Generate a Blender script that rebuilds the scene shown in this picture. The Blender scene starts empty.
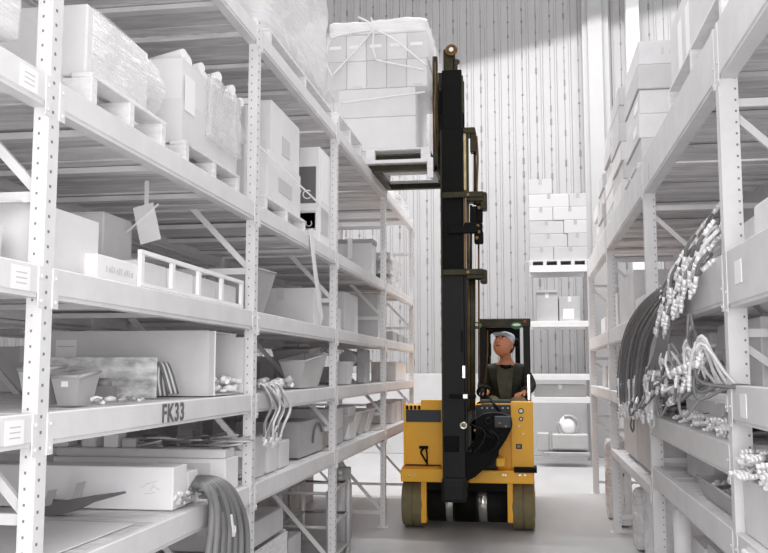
import bpy, bmesh, math, random
from math import sin, cos, pi, radians, sqrt, atan, tan
from mathutils import Vector, Matrix, noise
random.seed(7)
S = bpy.context.scene
COL = S.collection
# ---------------------------------------------------------------- camera geometry
FPX = 900.0; TH = atan(93.5/900); PS = atan((529-384)/(900/cos(TH))); EYE = 1.6
Fw = Vector((-sin(PS)*cos(TH), cos(PS)*cos(TH), sin(TH))); Rt = Vector((cos(PS), sin(PS), 0)); Up = Rt.cross(Fw)
def ray(x, y): return Fw + (x-384)/FPX*Rt + (276.5-y)/FPX*Up
def atX(x, y, X):
    d = ray(x, y); t = X/d.x; return Vector((X, d.y*t, EYE+d.z*t))
def atY(x, y, Y):
    d = ray(x, y); t = Y/d.y; return Vector((d.x*t, Y, EYE+d.z*t))
def atZ(x, y, Z):
    d = ray(x, y); t = (Z-EYE)/d.z; return Vector((d.x*t, d.y*t, Z))
# ---------------------------------------------------------------- materials
def lin(c): return tuple(((v/12.92) if v <= .04045 else ((v+.055)/1.055)**2.4) for v in c)
MATS = {}
def mat(name, c, rough=.6, metal=0, var=0.0, scale=8.0, bump=0.0, bscale=None, stretch=(1,1,1), alpha=1.0, spec=.5, emis=None, dark=None, coat=0, detail=5):
    if name in MATS: return MATS[name]
    m = bpy.data.materials.new(name); m.use_nodes = True
    nt = m.node_tree; b = nt.nodes['Principled BSDF']
    if isinstance(c, (int, float)): c = (c*1.002, c*.996, c)
    L = lin(c)
    b.inputs['Base Color'].default_value = (*L, 1)
    b.inputs['Roughness'].default_value = rough; b.inputs['Metallic'].default_value = metal
    b.inputs['Specular IOR Level'].default_value = spec; b.inputs['Coat Weight'].default_value = coat
    if alpha < 1: b.inputs['Alpha'].default_value = alpha
    if emis: b.inputs['Emission Color'].default_value = (*lin(emis[:3]), 1); b.inputs['Emission Strength'].default_value = emis[3]
    if var or bump:
        tc = nt.nodes.new('ShaderNodeTexCoord'); mp = nt.nodes.new('ShaderNodeMapping'); mp.inputs['Scale'].default_value = stretch
        nt.links.new(tc.outputs['Object'], mp.inputs['Vector'])
        n = nt.nodes.new('ShaderNodeTexNoise'); n.inputs['Scale'].default_value = scale; n.inputs['Detail'].default_value = detail; n.inputs['Roughness'].default_value = .6
        nt.links.new(mp.outputs[0], n.inputs['Vector'])
        if var:
            r = nt.nodes.new('ShaderNodeValToRGB')
            lo = lin(dark) if dark else tuple(v*(1-var) for v in L); hi = tuple(min(1, v*(1+var*.5)) for v in L)
            r.color_ramp.elements[0].position = .32; r.color_ramp.elements[1].position = .68
            r.color_ramp.elements[0].color = (*lo, 1); r.color_ramp.elements[1].color = (*hi, 1)
            nt.links.new(n.outputs['Fac'], r.inputs[0]); nt.links.new(r.outputs[0], b.inputs['Base Color'])
        if bump:
            n2 = nt.nodes.new('ShaderNodeTexNoise'); n2.inputs['Scale'].default_value = bscale or scale*3; n2.inputs['Detail'].default_value = 4
            nt.links.new(mp.outputs[0], n2.inputs['Vector'])
            bp = nt.nodes.new('ShaderNodeBump'); bp.inputs['Strength'].default_value = bump; bp.inputs['Distance'].default_value = .02
            nt.links.new(n2.outputs['Fac'], bp.inputs['Height']); nt.links.new(bp.outputs[0], b.inputs['Normal'])
    MATS[name] = m; return m
RACK = mat('rack_paint', 0.9, .45, var=.07, scale=5, bump=.05)
RACKR = mat('rack_paint_worn', 0.87, .5, var=.08, scale=5, bump=.05)
HOLE = mat('hole_dark', .50, .9)
DECK = mat('deck_wood', 0.92, .85, var=.22, scale=3, stretch=(1.2, 9, 9), bump=.2)
DECKD = mat('deck_wood_dark', 0.85, .85, var=.22, scale=3, stretch=(1.2, 9, 9), bump=.2)
PAL = mat('pallet_wood', 0.93, .8, var=.12, scale=4, stretch=(3, 3, 12), bump=.15)
PALG = mat('pallet_wood_grey', 0.9, .8, var=.18, scale=4, stretch=(3, 3, 12), bump=.15)
CB_W = mat('carton_white', 0.955, .65, var=.06, scale=3, bump=.04)
CB_L = mat('carton_light', 0.905, .7, var=.08, scale=3, bump=.05)
CB_M = mat('carton_mid', 0.87, .7, var=.09, scale=3, bump=.05)
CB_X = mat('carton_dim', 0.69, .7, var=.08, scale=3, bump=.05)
CREAM = mat('cream_rail_highlight', (.80, .72, .52), .4, var=.3, scale=12)  # pale highlight along the mast rail, painted as a cream stripe
CB_D = mat('carton_dark', 0.8, .7, var=.10, scale=3, bump=.05)
TAPE = mat('packing_tape', 0.84, .3, var=.05)
TAPEW = mat('white_tape', .96, .3)
PAPER = mat('paper_white', .97, .6)
PRINT = mat('print_dark', .42, .7)
PRINTM = mat('print_mid', .80, .7)
FILM = mat('stretch_film_white', 0.91, .3, var=.08, scale=6, bump=.55, bscale=9, stretch=(1, 1, 3), coat=.6)
FILMG = mat('stretch_film_grey', 0.88, .22, var=.14, scale=6, bump=1.0, bscale=12, stretch=(1, 1, 3), coat=.5)
FILMC = mat('stretch_film_clear', .97, .15, bump=.8, bscale=10, stretch=(1, 1, 4), alpha=.30)
PLAS = mat('bin_plastic', 0.78, .45, var=.08, scale=4)
PLASD = mat('bin_plastic_dark', 0.7, .45, var=.1, scale=4)
MET = mat('grey_metal', 0.82, .4, metal=.15, var=.12, scale=6)
METD = mat('dark_metal', 0.66, .45, metal=.1, var=.2, scale=8)
CHR = mat('bright_fitting', .97, .35, metal=.3, spec=.7)
HOSE = mat('hose_grey', .54, .5, var=.1, scale=10)
HOSED = mat('hose_dark', .44, .5, var=.12, scale=10)
HOSEL = mat('hose_light', 0.9, .4, var=.1, scale=10)
PLATE = mat('dirty_plate', .95, .6, var=.5, scale=9, dark=(.62, .62, .62), detail=9, stretch=(1, 1, 2.2))
# truck colours
YEL = mat('truck_yellow', (1.0, .73, .16), .5, var=.07, scale=2, bump=.03, coat=.2)
YELD = mat('truck_yellow_worn', (.84, .55, .10), .5, var=.15, scale=6)
BLK = mat('truck_black', (.10, .104, .11), .5, var=.25, scale=5, spec=.22)
BLK2 = mat('truck_black_matt', (.05, .05, .045), .65, spec=.15)
SLATE = mat('truck_slate', (.20, .225, .25), .55, var=.1)
OLV = mat('greasy_olive_steel', (.20, .18, .10), .45, metal=.1, var=.5, scale=9, spec=.3)
BRZ = mat('greasy_bronze_steel', (.44, .33, .18), .35, metal=.5, var=.35, scale=9)
TIRE = mat('tire_rubber', (.50, .46, .34), .8, var=.14, scale=14, bump=.15)
TIRES = mat('tire_side', (.24, .225, .18), .8, var=.15, scale=10)
STL = mat('polished_steel', (.85, .85, .83), .22, metal=.9)
GRN = mat('logo_green', (.13, .42, .22), .5)
WHT = mat('logo_white', (.92, .93, .90), .5)
RED = mat('red_mark', (.70, .18, .12), .5)
# ---------------------------------------------------------------- mesh builder
class MB:
    def __init__(s): s.bm = bmesh.new()
    def box(s, x0, x1, y0, y1, z0, z1, bev=0, rot=None, about=None, seg=1):
        bm = s.bm
        if x1 < x0: x0, x1 = x1, x0
        if y1 < y0: y0, y1 = y1, y0
        if z1 < z0: z0, z1 = z1, z0
        r = bmesh.ops.create_cube(bm, size=1); vs = r['verts']
        c = Vector(((x0+x1)/2, (y0+y1)/2, (z0+z1)/2))
        for v in vs: v.co = Vector((v.co.x*(x1-x0), v.co.y*(y1-y0), v.co.z*(z1-z0)))+c
        if bev:
            bev = min(bev, (x1-x0)*.45, (y1-y0)*.45, (z1-z0)*.45)
            es = list({e for v in vs for e in v.link_edges})
            rr = bmesh.ops.bevel(bm, geom=es, offset=bev, segments=seg, affect='EDGES', profile=.6)
            vs = list({v for f in rr['faces'] for v in f.verts} | {v for v in vs if v.is_valid})
        if rot is not None:
            bmesh.ops.rotate(bm, verts=vs, cent=about if about is not None else c, matrix=rot)
        return vs
    def bar(s, a, b, w, h, bev=0, up=Vector((0, 0, 1))):
        a = Vector(a); b = Vector(b); d = b-a; L = d.length; d.normalize()
        if abs(d.dot(up)) > .98: up = Vector((0, 1, 0))
        x = d.cross(up).normalized(); z = x.cross(d)
        vs = s.box(-w/2, w/2, 0, L, -h/2, h/2, bev)
        M = Matrix.Translation(a) @ Matrix((x, d, z)).transposed().to_4x4()
        for v in vs: v.co = M @ v.co
        return vs
    def cyl(s, a, b, r, r2=None, n=16, cap=True):
        a = Vector(a); b = Vector(b); r2 = r if r2 is None else r2
        return s.tube([a, b], [r, r2], n, cap)
    def tube(s, pts, r, n=8, cap=True, closed=False):
        pts = [Vector(p) for p in pts]; N = len(pts)
        rs = r if isinstance(r, (list, tuple)) else [r]*N
        d0 = (pts[1]-pts[0]).normalized()
        up = Vector((0, 0, 1)) if abs(d0.z) < .9 else Vector((1, 0, 0))
        x = d0.cross(up).normalized(); rings = []
        for i, p in enumerate(pts):
            if i == 0: d = (pts[1]-pts[0])
            elif i == N-1: d = pts[-1]-pts[-2]
            else: d = pts[i+1]-pts[i-1]
            if d.length < 1e-9: d = d0.copy()
            d.normalize(); x = (x-d*x.dot(d)).normalized(); y = d.cross(x); d0 = d
            rings.append([s.bm.verts.new(p+rs[i]*(cos(2*pi*k/n)*x+sin(2*pi*k/n)*y)) for k in range(n)])
        for i in range(N-1):
            for k in range(n):
                f = s.bm.faces.new((rings[i][k], rings[i][(k+1) % n], rings[i+1][(k+1) % n], rings[i+1][k])); f.smooth = True
        if cap:
            s.bm.faces.new(rings[0][::-1]); s.bm.faces.new(rings[-1])
        return [v for q in rings for v in q]
    def torus(s, c, axis, R, r, n=24, m=8, a0=0, a1=2*pi):
        c = Vector(c); ax = Vector(axis).normalized(); u = ax.orthogonal().normalized(); w = ax.cross(u)
        pts = [c+R*(cos(a0+(a1-a0)*i/n)*u+sin(a0+(a1-a0)*i/n)*w) for i in range(n+1)]
        return s.tube(pts, r, m)
    def prism(s, prof, a, b, axis='X'):
        # prof: list of 2D points; extruded along axis from a to b
        def P(p, t):
            return {'X': (t, p[0], p[1]), 'Y': (p[0], t, p[1]), 'Z': (p[0], p[1], t)}[axis]
        A = [s.bm.verts.new(P(p, a)) for p in prof]; B = [s.bm.verts.new(P(p, b)) for p in prof]; n = len(prof)
        s.bm.faces.new(A); s.bm.faces.new(B[::-1])
        for i in range(n): s.bm.faces.new((A[i], B[i], B[(i+1) % n], A[(i+1) % n]))
        return A+B
    def sphere(s, c, r, sc=(1, 1, 1), n=16, m=10):
        rr = bmesh.ops.create_uvsphere(s.bm, u_segments=n, v_segments=m, radius=r)
        for v in rr['verts']: v.co = Vector((v.co.x*sc[0], v.co.y*sc[1], v.co.z*sc[2]))+Vector(c)
        for v in rr['verts']:
            for f in v.link_faces: f.smooth = True
        return rr['verts']
    def out(s, name, m, parent=None, origin=None, smooth=False):
        bmesh.ops.recalc_face_normals(s.bm, faces=s.bm.faces)
        if not parent and origin is None:
            vs = s.bm.verts
            origin = Vector(((min(v.co.x for v in vs)+max(v.co.x for v in vs))/2, (min(v.co.y for v in vs)+max(v.co.y for v in vs))/2, min(v.co.z for v in vs)))
        if parent: origin = Vector(parent['_o']) if '_o' in parent else Vector((0, 0, 0))
        for v in s.bm.verts: v.co -= origin
        if smooth:
            for f in s.bm.faces: f.smooth = True
        me = bpy.data.meshes.new(name); s.bm.to_mesh(me); s.bm.free()
        for mm in (m if isinstance(m, (list, tuple)) else [m]): me.materials.append(mm)
        o = bpy.data.objects.new(name, me); COL.objects.link(o)
        o['_o'] = tuple(origin)
        if parent: o.parent = parent
        else: o.location = origin
        ALL.append(o)
        return o
ALL = []
def tag(o, label, cat, group=None):
    if not 4 <= len(label.split()) <= 16: print('LABEL', len(label.split()), label)
    o['label'] = label; o['category'] = cat
    if group: o['group'] = group
    return o
def struct(o): o['kind'] = 'structure'; return o
def empty(name, loc, label, cat, group=None):
    o = bpy.data.objects.new(name, None); COL.objects.link(o); o.location = loc; o['_o'] = tuple(loc); o.empty_display_size = .1
    ALL.append(o); return tag(o, label, cat, group)
def spin(o, a):  # rotate top-level about its own base
    o.rotation_euler.z = a; return o
def text_mesh(s, size, loc, rot, m, parent, name='lettering', ext=.0008, bold=0):
    cu = bpy.data.curves.new('t', 'FONT'); cu.body = s; cu.size = size; cu.extrude = ext; cu.offset = bold; cu.space_character = 1.12 if bold else 1; cu.align_x = 'CENTER'; cu.align_y = 'CENTER'
    o = bpy.data.objects.new('t', cu); COL.objects.link(o)
    dg = bpy.context.evaluated_depsgraph_get(); me = bpy.data.meshes.new_from_object(o.evaluated_get(dg))
    bpy.data.objects.remove(o); bpy.data.curves.remove(cu)
    org = Vector(parent['_o'])
    M = Matrix.Translation(Vector(loc)-org) @ rot.to_4x4(); me.transform(M); me.name = name
    me.materials.clear(); me.materials.append(m)
    q = bpy.data.objects.new(name, me); COL.objects.link(q); q.parent = parent; q['_o'] = tuple(org); ALL.append(q); return q
R_CAM = Matrix(((1, 0, 0), (0, 0, -1), (0, 1, 0)))           # text faces -Y
R_PX = Matrix(((0, 0, 1), (1, 0, 0), (0, 1, 0)))             # text faces +X (reads along +Y)
# ---------------------------------------------------------------- generic goods
def clip(X0, X1, Y0, Y1):
    """goods never run through an upright frame"""
    if max(X0, X1) < -1.40: L_, w = [.25, 2.55, 4.71, 6.82, 9.26, 11.55], .062
    elif min(X0, X1) > .78: L_, w = [.9, 3.83, 6.32, 9.35, 12.2], .06
    else: return Y0, Y1
    if max(X0, X1) < -2.46 or min(X0, X1) > 1.86: pass
    for y in L_:
        if Y0 < y+w and Y1 > y:
            if y-Y0 > Y1-y-w: Y1 = y-.012
            else: Y0 = y+w+.012
    return Y0, Y1
def carton(label, X0, X1, Y0, Y1, z0, z1, m=None, name='cardboard_box', cat='box', group=None, rot=0, tape=TAPE, side=1, lab=None, labm=None, seam=True, marks=None, rows=None):
    """closed carton; side=+1 aisle face at X1 (left rack), -1 aisle face at X0; lab = list of (face, u0,u1,v0,v1)"""
    m = m or CB_L
    if X1 < X0: X0, X1 = X1, X0
    Y0, Y1 = clip(X0, X1, Y0, Y1)
    b = MB(); b.box(X0, X1, Y0, Y1, z0, z1, .006)
    if seam:   # raised top flaps meeting in the middle
        xm = (X0+X1)/2
        b.box(X0+.004, xm-.002, Y0+.004, Y1-.004, z1-.002, z1+.003); b.box(xm+.002, X1-.004, Y0+.004, Y1-.004, z1-.002, z1+.003)
    o = b.out(name, m); tag(o, label, cat, group)
    if tape:
        t = MB(); xm = (X0+X1)/2; w = min(.028, (X1-X0)*.12); h = min(.09, (z1-z0)*.35)
        t.box(xm-w, xm+w, Y0-.0015, Y1+.0015, z1+.0025, z1+.0045)
        t.box(xm-w, xm+w, Y0-.0025, Y0-.0005, z1-h, z1+.004)
        t.out('tape', tape, o)
    for L in (lab or []):
        face, u0, u1, v0, v1 = L[:5]; mm = L[5] if len(L) > 5 else PAPER
        t = MB(); zz0 = z0+(z1-z0)*v0; zz1 = z0+(z1-z0)*v1
        if face == 'c': t.box(X0+(X1-X0)*u0, X0+(X1-X0)*u1, Y0-.003, Y0-.0005, zz0, zz1)
        elif side > 0: t.box(X1+.0005, X1+.003, Y0+(Y1-Y0)*u0, Y0+(Y1-Y0)*u1, zz0, zz1)
        else: t.box(X0-.003, X0-.0005, Y0+(Y1-Y0)*u0, Y0+(Y1-Y0)*u1, zz0, zz1)
        t.out('label_sheet' if mm is PAPER else 'printed_mark', mm, o)
    if rot: spin(o, rot)
    return o
def open_carton(label, X0, X1, Y0, Y1, z0, z1, m=None, rot=0, flaps=(40, 30, 50, 20), group=None, name='open_cardboard_box', cat='box', w=.008):
    m = m or CB_L; b = MB(); Y0, Y1 = clip(X0, X1, Y0, Y1)
    b.box(X0+w, X1-w, Y0+w, Y1-w, z0, z0+w); b.box(X0, X0+w, Y0, Y1, z0, z1); b.box(X1-w, X1, Y0, Y1, z0, z1); b.box(X0+w, X1-w, Y0, Y0+w, z0, z1); b.box(X0+w, X1-w, Y1-w, Y1, z0, z1)
    o = b.out(name, m); tag(o, label, cat, group)
    fl = min((X1-X0), (Y1-Y0))*.42
    for k, a in enumerate(flaps):
        if a is None: continue
        t = MB(); ar = radians(a)
        if k == 0: t.box(X1, X1+fl, Y0, Y1, z1-w/2, z1, rot=Matrix.Rotation(-(-ar), 3, 'Y'), about=Vector((X1, 0, z1)))
        if k == 1: t.box(X0-fl, X0, Y0, Y1, z1-w/2, z1, rot=Matrix.Rotation(-ar, 3, 'Y'), about=Vector((X0, 0, z1)))
        if k == 2: t.box(X0, X1, Y0-fl, Y0, z1-w/2, z1, rot=Matrix.Rotation(ar, 3, 'X'), about=Vector((0, Y0, z1)))
        if k == 3: t.box(X0, X1, Y1, Y1+fl, z1-w/2, z1, rot=Matrix.Rotation(-ar, 3, 'X'), about=Vector((0, Y1, z1)))
        t.out('flap', m, o)
    if rot: spin(o, rot)
    return o
def bin_tray(label, X0, X1, Y0, Y1, z0, z1, m=None, name='storage_bin', cat='bin', group=None, rot=0, low=.5, taper=.06, w=.008):
    """open-top tapering bin with a rim; low = relative height of the camera-side wall"""
    m = m or PLAS; b = MB(); bm = b.bm; Y0, Y1 = clip(X0, X1, Y0, Y1)
    cx, cy = (X0+X1)/2, (Y0+Y1)/2
    def ring(k, z, ins, zl=None):
        xs = ((X0+ins, Y0+ins), (X1-ins, Y0+ins), (X1-ins, Y1-ins), (X0+ins, Y1-ins))
        return [bm.verts.new((p[0], p[1], z if (zl is None or i > 1) else zl)) for i, p in enumerate(xs)]
    zl = z0+(z1-z0)*low
    A = ring(0, z0, taper); B = ring(0, z1, 0, zl); C = ring(0, z1, w, zl); D = ring(0, z0+w, taper+w)
    bm.faces.new(A[::-1]); bm.faces.new(D)
    for P, Q in ((A, B), (B, C), (C, D)):
        for i in range(4): bm.faces.new((P[i], P[(i+1) % 4], Q[(i+1) % 4], Q[i]))
    o = b.out(name, m); tag(o, label, cat, group)
    t = MB(); rr = .007
    pts = [(X0, Y0, zl), (X1, Y0, zl), (X1, Y1, z1), (X0, Y1, z1), (X0, Y0, zl)]
    for i in range(4): t.tube([pts[i], pts[i+1]], rr, 6)
    t.out('rim', m, o)
    if rot: spin(o, rot)
    return o
def pallet(label, X0, X1, Y0, Y1, z0, h=.1, m=None, group=None, nb=6):
    """stringers run along X (three of them), deck boards along Y"""
    m = m or PAL; Y0, Y1 = clip(X0, X1, Y0, Y1); o = empty('wooden_pallet', ((X0+X1)/2, (Y0+Y1)/2, z0), label, 'pallet', group)
    t = .016
    for k in range(3):
        y = Y0+.025+(Y1-Y0-.05)*k/2; b = MB(); b.box(X0, X1, y-.022, y+.022, z0+t, z0+h-t, .003); b.out('stringer', m, o)
    bw = (X1-X0)/(nb+.6*(nb-1))
    for k in range(nb):
        x = X0+k*1.6*bw; b = MB(); b.box(x, x+bw, Y0, Y1, z0+h-t, z0+h, .002); b.out('deck_board', m, o)
    for k in (0, nb//2, nb-1):
        x = X0+k*1.6*bw; b = MB(); b.box(x, x+bw, Y0, Y1, z0, z0+t, .002); b.out('bottom_board', m, o)
    return o
def wrapped(label, X0, X1, Y0, Y1, z0, z1, m=None, seed=1, amp=.025, name='wrapped_load', cat='wrapped goods', group=None, rnd=.05, n=14):
    """goods under stretch film: rounded, crumpled block"""
    m = m or FILM; Y0, Y1 = clip(X0, X1, Y0, Y1); b = MB(); r = bmesh.ops.create_cube(b.bm, size=1)
    bmesh.ops.subdivide_edges(b.bm, edges=b.bm.edges[:], cuts=n, use_grid_fill=True)
    sx, sy, sz = X1-X0, Y1-Y0, z1-z0; cx, cy = (X0+X1)/2, (Y0+Y1)/2
    for v in b.bm.verts:
        p = Vector((v.co.x*sx, v.co.y*sy, v.co.z*sz))
        q = Vector((max(-sx/2+rnd, min(sx/2-rnd, p.x)), max(-sy/2+rnd, min(sy/2-rnd, p.y)), max(-sz/2+rnd, min(sz/2-rnd, p.z))))
        d = p-q
        if d.length > rnd: p = q+d.normalized()*rnd
        k = noise.noise_vector(p*5+Vector((seed*7, seed, 0)))*amp + noise.noise_vector(p*17+Vector((seed, 3, 0)))*amp*.35
        if p.z < -sz/2+.03: k *= .2; k.z = abs(k.z)
        k.x = -abs(k.x); k.y = abs(k.y) if p.y < 0 else -abs(k.y); k.x = k.x if p.x > 0 else -k.x
        v.co = p+k+Vector((cx, cy, z0+sz/2))
    o = b.out(name, m, smooth=True); tag(o, label, cat, group); return o
def bez(pts, n=24):
    """catmull-rom through pts"""
    P = [Vector(p) for p in pts]; P = [P[0]*2-P[1]]+P+[P[-1]*2-P[-2]]; out = []
    seg = len(P)-3; per = max(2, n//seg)
    for i in range(seg):
        a, b, c, d = P[i:i+4]
        for k in range(per):
            t = k/per
            out.append(.5*((2*b)+(c-a)*t+(2*a-5*b+4*c-d)*t*t+(3*b-a-3*c+d)*t**3))
    out.append(P[-2]); return out
def hose(label, pts, r, m, group, fit=(1, 1), fr=1.5, fl=.05, n=24, sides=7, name='hydraulic_hose', cat='hose', fm=None):
    P = bez(pts, n); b = MB(); b.tube(P, r, sides); o = b.out(name, m); tag(o, label, cat, group)
    for e, f in enumerate(fit):
        if not f: continue
        p = P[0] if e == 0 else P[-1]; d = (P[0]-P[1]) if e == 0 else (P[-1]-P[-2]); d.normalize()
        t = MB(); t.cyl(p-d*fl*.3, p+d*fl*.35, r*fr, n=6); t.cyl(p+d*fl*.35, p+d*fl*.6, r*fr*1.12, n=8); t.cyl(p+d*fl*.6, p+d*fl, r*fr*.8, n=8)
        t.out('fitting', fm or CHR, o)
    return o
def hose_pile(label, group, c, n, L, r, dx, dy, dz, ydir=.3, m=None, seed=0, droop=.0, fm=None, side=1, name='short_hose', fr=1.5, fl=.045):
    """short hoses lying with their fittings towards the aisle (side=+1: aisle at +X)"""
    rnd = random.Random(seed)
    for k in range(n):
        x = c[0]+rnd.uniform(-dx, dx); y = c[1]+rnd.uniform(-dy, dy); z = c[2]+r*fr+rnd.random()*dz
        a = rnd.uniform(-ydir, ydir); ln = L*rnd.uniform(.7, 1.1)
        p0 = Vector((x, y, z-droop*rnd.random())); d = Vector((-side*cos(a), sin(a), 0))
        p1 = p0+d*ln*.5+Vector((0, rnd.uniform(-.03, .03), rnd.uniform(0, .02))); p2 = p0+d*ln+Vector((0, 0, 0))
        p2.z = max(c[2]+r*fr, z-.03*rnd.random()); p1.z = max(p1.z, c[2]+r*fr)
        hose(label, [p0, p1, p2], r, m or rnd.choice([HOSE, HOSED, HOSEL]), group, fit=(1, 0), n=8, sides=6, fm=fm, name=name, fr=fr, fl=fl)
WORLD, TROUGH, OVERHEAD_FILL, FRONT, NEAR, EXPO = 0.86, 930, 10, 60, 26, 0.32
# ================================================================ SETTING
XL, XR = -1.47, .80
YW = 17.5
FLOORM = mat('concrete_floor', 0.72, .42, var=.10, scale=1.1, bump=.04, bscale=12, stretch=(1.6, .5, 1), detail=8)
WALLM = mat('ribbed_wall_paint', 0.67, .55, var=.03, scale=2)
SEAM = mat('wall_seam', 0.5, .8)
SIDEW = mat('side_wall_paint', 0.9, .8, var=.05, scale=1)
CONC = mat('wainscot_concrete', 0.8, .8, var=.07, scale=2)
b = MB(); b.box(-12, 12, -6, YW+.3, -.1, 0); struct(b.out('floor', FLOORM))
# back wall: ribbed sheet with seams and rows of fixings
b = MB(); prof = [(-12, YW+.25)]; x = -12; P = .272; seams = []
while x < 12:
    prof += [(x, YW), (x+.075, YW), (x+.09, YW-.028), (x+.115, YW-.028), (x+.13, YW), (x+P-.012, YW), (x+P-.008, YW+.03), (x+P-.001, YW+.03)]
    seams.append(x+P-.005); x += P
prof += [(x, YW), (x, YW+.25)]
b.prism(prof, 0, 11.2, 'Z'); nf = len(b.bm.faces)
rnd = random.Random(3)
for sx in [q for q in seams if -7 < q < 5]:
    b.box(sx-.006, sx+.006, YW-.002, YW+.02, 1.5, 11.2)
    z = 1.6+rnd.random()*.2
    while z < 9.3:
        if rnd.random() < .8:
            w = rnd.choice([.010, .014, .018]); b.box(sx-w, sx+w, YW-.012, YW+.01, z, z+rnd.choice([.03, .05, .12]))
        z += .22+.1*rnd.random()
b.bm.faces.ensure_lookup_table()
for f in b.bm.faces[nf:]: f.material_index = 1
struct(b.out('wall_back', [WALLM, SEAM]))
b = MB(); b.box(-12, 12, YW-.09, YW-.035, 0, 1.53, .01); struct(b.out('trim_1', CONC))
b = MB(); b.box(1.22, 1.50, YW-.30, YW-.04, 0, 11.2, .01); b.box(1.50, 1.62, YW-.22, YW-.04, 0, 11.2); b.box(1.12, 1.22, YW-.22, YW-.04, 0, 11.2); struct(b.out('trim_2', WALLM))
b = MB(); b.box(1.95, 2.2, YW-.26, YW-.04, 0, 11.2, .01); struct(b.out('trim_3', SIDEW))
for nm, xa, xb, s in (('wall_left', -12.15, -12, 1), ('wall_right', 12, 12.15, -1)):
    b = MB(); b.box(xa, xb, -3, YW+.3, -.1, 11.2)
    for k in range(40):
        y = -3+k*.52; xx = xb if s > 0 else xa
        b.box(xx-.005, xx+.03*s if s > 0 else xx+.005, y, y+.05, 0, 11.2) if s > 0 else b.box(xx-.03, xx+.005, y, y+.05, 0, 11.2)
    struct(b.out(nm, SIDEW))
# ================================================================ RACKS
def rack(label, Xf, s, Ys, levels, depth=.98, pw=.062, pd=.052, ptop=3.56, bt=.035, paint=RACK, decks=None, zbr=(.15, 1.15, 2.14, 3.1), seed=1, dz=.16):
    """s=-1: rack body lies towards -X. levels: list per bay of (z0, z1)"""
    rnd = random.Random(seed)
    r = empty('pallet_rack', (Xf+s*depth/2, (Ys[0]+Ys[-1])/2, 0), label, 'rack')
    def X(d): return Xf+s*d
    for Y in Ys:
        for d0 in (0, depth-pd):
            b = MB(); t = .004
            A, B_, T_ = X(d0), X(d0+pd), X(d0+t)      # C-shaped section, open to the inside
            b.prism([(B_, Y), (A, Y), (A, Y+pw), (B_, Y+pw), (B_, Y+pw-t), (T_, Y+pw-t), (T_, Y+t), (B_, Y+t)], .006, ptop, 'Z')
            nf = len(b.bm.faces)
            z = .1; k = 0
            if d0 == 0:
                while z < ptop-.03:
                    if s < 0:
                        hx = X(pd*.62); b.box(hx-.003, hx+.003, Y-.0012, Y+.0005, z, z+.008)
                        hx2 = sorted((X(-.0012), X(.0005))); b.box(hx2[0], hx2[1], Y+.016, Y+.026, z+.024, z+.033)
                    else:
                        hx = X(pd*.84); b.box(hx-.0038, hx+.0038, Y-.0012, Y+.0005, z, z+.009)
                    z += .0475
            b.bm.faces.ensure_lookup_table()
            for f in b.bm.faces[nf:]: f.material_index = 1
            b.out('upright', [paint, HOLE], r)
            b = MB(); xs = sorted((X(d0-.03), X(d0+pd+.03))); b.box(xs[0], xs[1], Y-.03, Y+pw+.03, 0, .006); b.out('base_plate', paint, r)
        for i, z in enumerate(zbr):
            b = MB(); b.bar((X(pd), Y+pw/2, z), (X(depth-pd), Y+pw/2, z), .022, .034); b.out('brace', paint, r)
            if i < len(zbr)-1:
                b = MB()
                if s < 0: b.bar((X(pd-.005), Y+pw/2, z+.02), (X(depth-pd), Y+pw/2, zbr[i+1]-.03), .02, .03)
                else: b.bar((X(pd-.005), Y+pw/2, zbr[i+1]-.06), (X(depth-pd), Y+pw/2, z+.02), .02, .03)
                b.out('brace', paint, r)
    for k in range(len(Ys)-1):
        y0, y1 = Ys[k]+pw, Ys[k+1]
        for (z0, z1) in levels[k]:
            for d0 in (0, depth-bt):
                b = MB(); xs = sorted((X(d0), X(d0+bt))); b.box(xs[0], xs[1], y0, y1, z0+.012, z1, .004)
                xs = sorted((X(d0+.006 if d0 == 0 else d0), X(d0+bt+(0.02 if d0 == 0 else 0)))); b.box(xs[0], xs[1], y0, y1, z0, z0+.02)
                bm_ = b.out('beam', paint, r)
                if d0 == 0:   # end connectors hooked on the upright
                    for ye, sg in ((y0, -1), (y1, 1)):
                        c = MB(); xs = sorted((X(-.004), X(.0))); c.box(xs[0], xs[1], ye-.006 if sg < 0 else ye-.028, ye+.028 if sg < 0 else ye+.006, z0-.03, z1-.005)
                        for q in (0, 1):
                            zz = z0-.02+q*.075; c.cyl((X(-.009), ye+(.012 if sg < 0 else -.012), zz+.01), (X(-.003), ye+(.012 if sg < 0 else -.012), zz+.01), .006, n=8)
                        c.out('connector', paint, bm_)
            b = MB(); n = int((y1-y0)/.115); w = (y1-y0)/n
            zt = z1-.004
            for q in range(n):
                j = rnd.uniform(-.006, .004); xs = sorted((X(bt+.002), X(depth-bt-.002)))
                f0 = len(b.bm.faces)
                b.box(xs[0], xs[1], y0+q*w+.002, y0+(q+1)*w-.002, zt-.022+j, zt, .002)
                b.bm.faces.ensure_lookup_table(); mi = 1 if rnd.random() < .35 else 0
                for f in b.bm.faces[f0:]: f.material_index = mi
            b.out('shelf_deck', [DECK, DECKD], r)
            for q in (.22, .5, .8):
                yy = y0+(y1-y0)*q; c = MB(); xs = sorted((X(bt), X(depth-bt))); c.box(xs[0], xs[1], yy-.03, yy+.03, zt-.055, zt-.03); c.out('deck_support', paint, r)
    return r
YL = [.25, 2.55, 4.71, 6.82, 9.26, 11.55]
LL = [(3.42, 3.52), (2.42, 2.52), (1.82, 1.92), (1.37, 1.47), (.88, .99)]
left = rack('long white perforated-post pallet rack along the left side of the aisle', XL, -1, YL, [LL]*5)
YR = [.9, 3.83, 6.32, 9.35, 12.2]
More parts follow.
